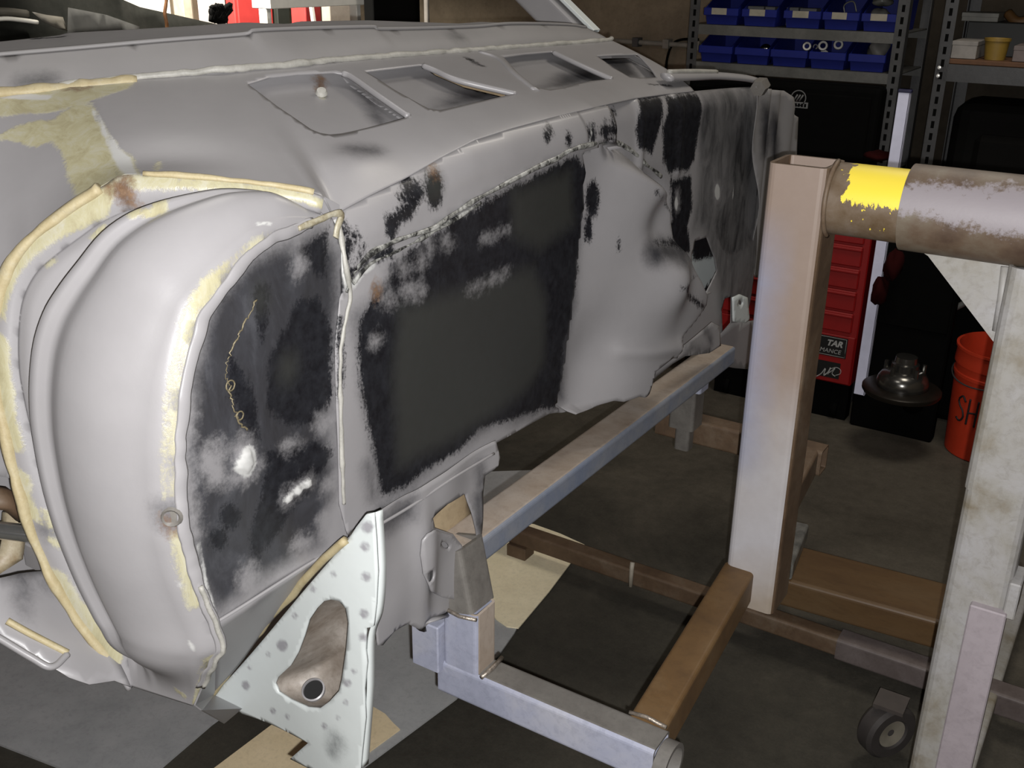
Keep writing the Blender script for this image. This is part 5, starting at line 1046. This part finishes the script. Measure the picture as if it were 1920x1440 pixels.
box('corner_post', xb_-0.055, xb_+0.004, ya-0.004, ya+0.04, 0.0, 1.75, CRM, wc); box('trim_strip', xb_-0.075, xb_-0.055, ya-0.005, ya+0.01, 0.0, 1.75, BRN, wc); box('trim_strip', xb_-0.01, xb_+0.005, ya+0.04, ya+0.068, 0.0, 1.75, BRN, wc)
REDL = simple('red_cabinet_paint', (0.55, 0.05, 0.045), 0.5, 0, 0.05)
rc = thing('red_cabinet', 'bright red metal cabinet behind the white stepladder', 'cabinet', (-3.3, 2.9, 0))
_, (xa, xb_, ya, yb) = pxbox('cabinet_body', -3.2, 424, 440, 512, 1.7, REDL, rc)
d = box('cabinet_door', xb_, xb_+0.008, ya+0.012, yb-0.012, 0.08, 1.66, REDL, rc); PLOC[d.name] = Vector((0, 0, 0)); box('door_handle', xb_+0.008, xb_+0.03, yb-0.06, yb-0.04, 0.9, 1.1, DKST, d)
o_, _ = pxbox('dark_locker', -3.0, 512, 520, 543, 1.65, simple('dark_green_locker', (0.02, 0.023, 0.018), 0.6)); tag(o_, 'dark green locker between the two red cabinets', 'locker')
rc2 = thing('red_cabinet', 'narrow red cabinet with a shade-painted front seen through the stepladder legs', 'cabinet', (-3.2, 3.1, 0))
_, (xa, xb_, ya, yb) = pxbox('cabinet_body', -2.85, 545, 572, 600, 1.7, REDL, rc2); box('shaded_front', xb_, xb_+0.004, ya, yb, 0.0, 1.7, simple('shaded_red', (0.20, 0.010, 0.010), 0.5), rc2)  # front face overlaid in darker red, shade put into the colour
sl_ = thing('stepladder', 'white stepladder standing in front of the red cabinets', 'ladder', (-2.55, 2.7, 0)); LX = -2.55
a = U(503, 20, X=LX)[1]; d_ = U(672, 20, X=LX)[1]; zt = U(600, 12, X=LX)[2]
for yv in (a, d_): sq_tube('rail', (LX, yv, 0.0), (LX-0.02, yv, 1.8), 0.022, 0.035, WHT, sl_, upv=(1, 0, 0), wall=0.003, r=0.003)
for z in (zt-1.12, zt-0.84, zt-0.56, zt-0.28, zt, zt+0.28): box('step', LX-0.06, LX+0.022, a-0.012, d_+0.012, z, z+0.045, WHT, sl_)
for x in (588, 634):
    p = U(x, 40, X=LX-0.25); q = U(x-5, 5, X=LX-0.25); v = (q-p)/np.linalg.norm(q-p); sq_tube('rear_leg', (p-v*(p[2]/v[2])), q+v*0.2, 0.014, 0.014, WHT, sl_, upv=(1, 0, 0), wall=0.002, r=0.002)
ps, _ = pxbox('plastic_bin', -2.75, 602, 618, 668, 1.40, simple('beige_bin', (0.36, 0.31, 0.26), 0.5)); tag(ps, 'beige storage bin standing behind the stepladder', 'bin')
# dark fender and bits at top left
df = thing('dark_fender', 'dark oily fender with pale trim edges at the top left corner', 'car part', (-2.7, 1.9, 0))
DGR = blotch('dark_green_black', [(0.3, (0.005, 0.0055, 0.0045)), (0.7, (0.014, 0.014, 0.012))], 8, 0.6)
DGR.node_tree.nodes['Principled BSDF'].inputs['Specular IOR Level'].default_value = 0.08; DGR.node_tree.nodes['Principled BSDF'].inputs['Roughness'].default_value = 0.9
S_df = Surf(lambda y, z: np.stack([-2.75-0.25*np.clip(z-1.30, -1, 1)-0.12*sstep(1.9, 2.6, y), y, z], 1), 1.0, 3.4, 0.6, 2.2, 160, 100)
panel('fender_skin', S_df, [(-250, -120), (160, -120), (232, 0), (262, 13), (330, 28), (420, 48), (440, 75), (300, 200), (-250, 240)], DGR, df, 0.05, solid=0.004)
TRM = simple('pale_trim', (0.07, 0.064, 0.052), 0.6)
sweep('trim_edge', S_df.pts([(-40, 20), (10, 22), (45, 26)], 16)+[0.03, -0.01, 0], 0.012, TRM, df, 6); sweep('trim_edge', S_df.pts([(-40, 38), (0, 33), (35, 36), (62, 40)], 16)+[0.05, -0.02, 0], 0.006, WHT, df, 6)
panel('trim_plate', Surf(lambda y, z: S_df.fn(y, z)+np.array([0.04, -0.02, 0]), 1.0, 3.4, 0.6, 2.2, 100, 60), [(60, 22), (88, 28), (118, 32), (127, 58), (105, 52), (80, 40)], TRM, df, 0.02)
panel('grey_sheet', Surf(lambda y, z: S_df.fn(y, z)+np.array([0.03, -0.02, 0]), 1.0, 3.4, 0.6, 2.2, 100, 60), [(128, 14), (200, 28), (262, 50), (262, 70), (126, 75)], simple('dull_grey_sheet', (0.022, 0.022, 0.021), 0.9, spec=0.08), df, 0.03)
for k, (s, (x, y)) in enumerate((((1, 0.2), (414, 20)), ((1, 0.9), (416, 26)), ((1, 1.7), (408, 30)), ((1, 2.3), (420, 34)))):
    pass
g = np.random.default_rng(4); cp = [U(412+14*math.sin(k*1.7)+g.normal(0, 5), 26+17*math.cos(k*2.3)+g.normal(0, 3), X=-2.6) for k in range(26)]
tag(sweep('cable_tangle', smooth_line(cp, 200), 0.007, BLACKG, None, 6), 'tangled black cable heap against the red cabinet', 'cable')
ow = [U(x, y, X=-2.45) for x, y in ((313, -60), (312, 0), (309, 25), (313, 48), (312, 90), (300, 200))]
tag(sweep('orange_wire', smooth_line(ow, 40), 0.005, simple('brown_orange_wire', (0.25, 0.11, 0.04), 0.6), None, 6), 'thin brown-orange wire hanging before the white cabinet', 'wire')
# dark doorway side and pale post in the middle
o_, _ = pxbox('dark_locker', -2.45, 682, 700, 788, 1.9, BLACKG); tag(o_, 'black tall locker left of the thin pale post', 'locker')
yy = U(800, 20, X=-2.4)[1]; tag(sq_tube('wall_post', (-2.4, yy, 0.0), (-2.4, yy, 3.0), 0.018, 0.018, simple('pale_post', (0.15, 0.135, 0.12), 0.6), None, upv=(0, 1, 0)), 'thin pale vertical post in front of the brown wall', 'post')
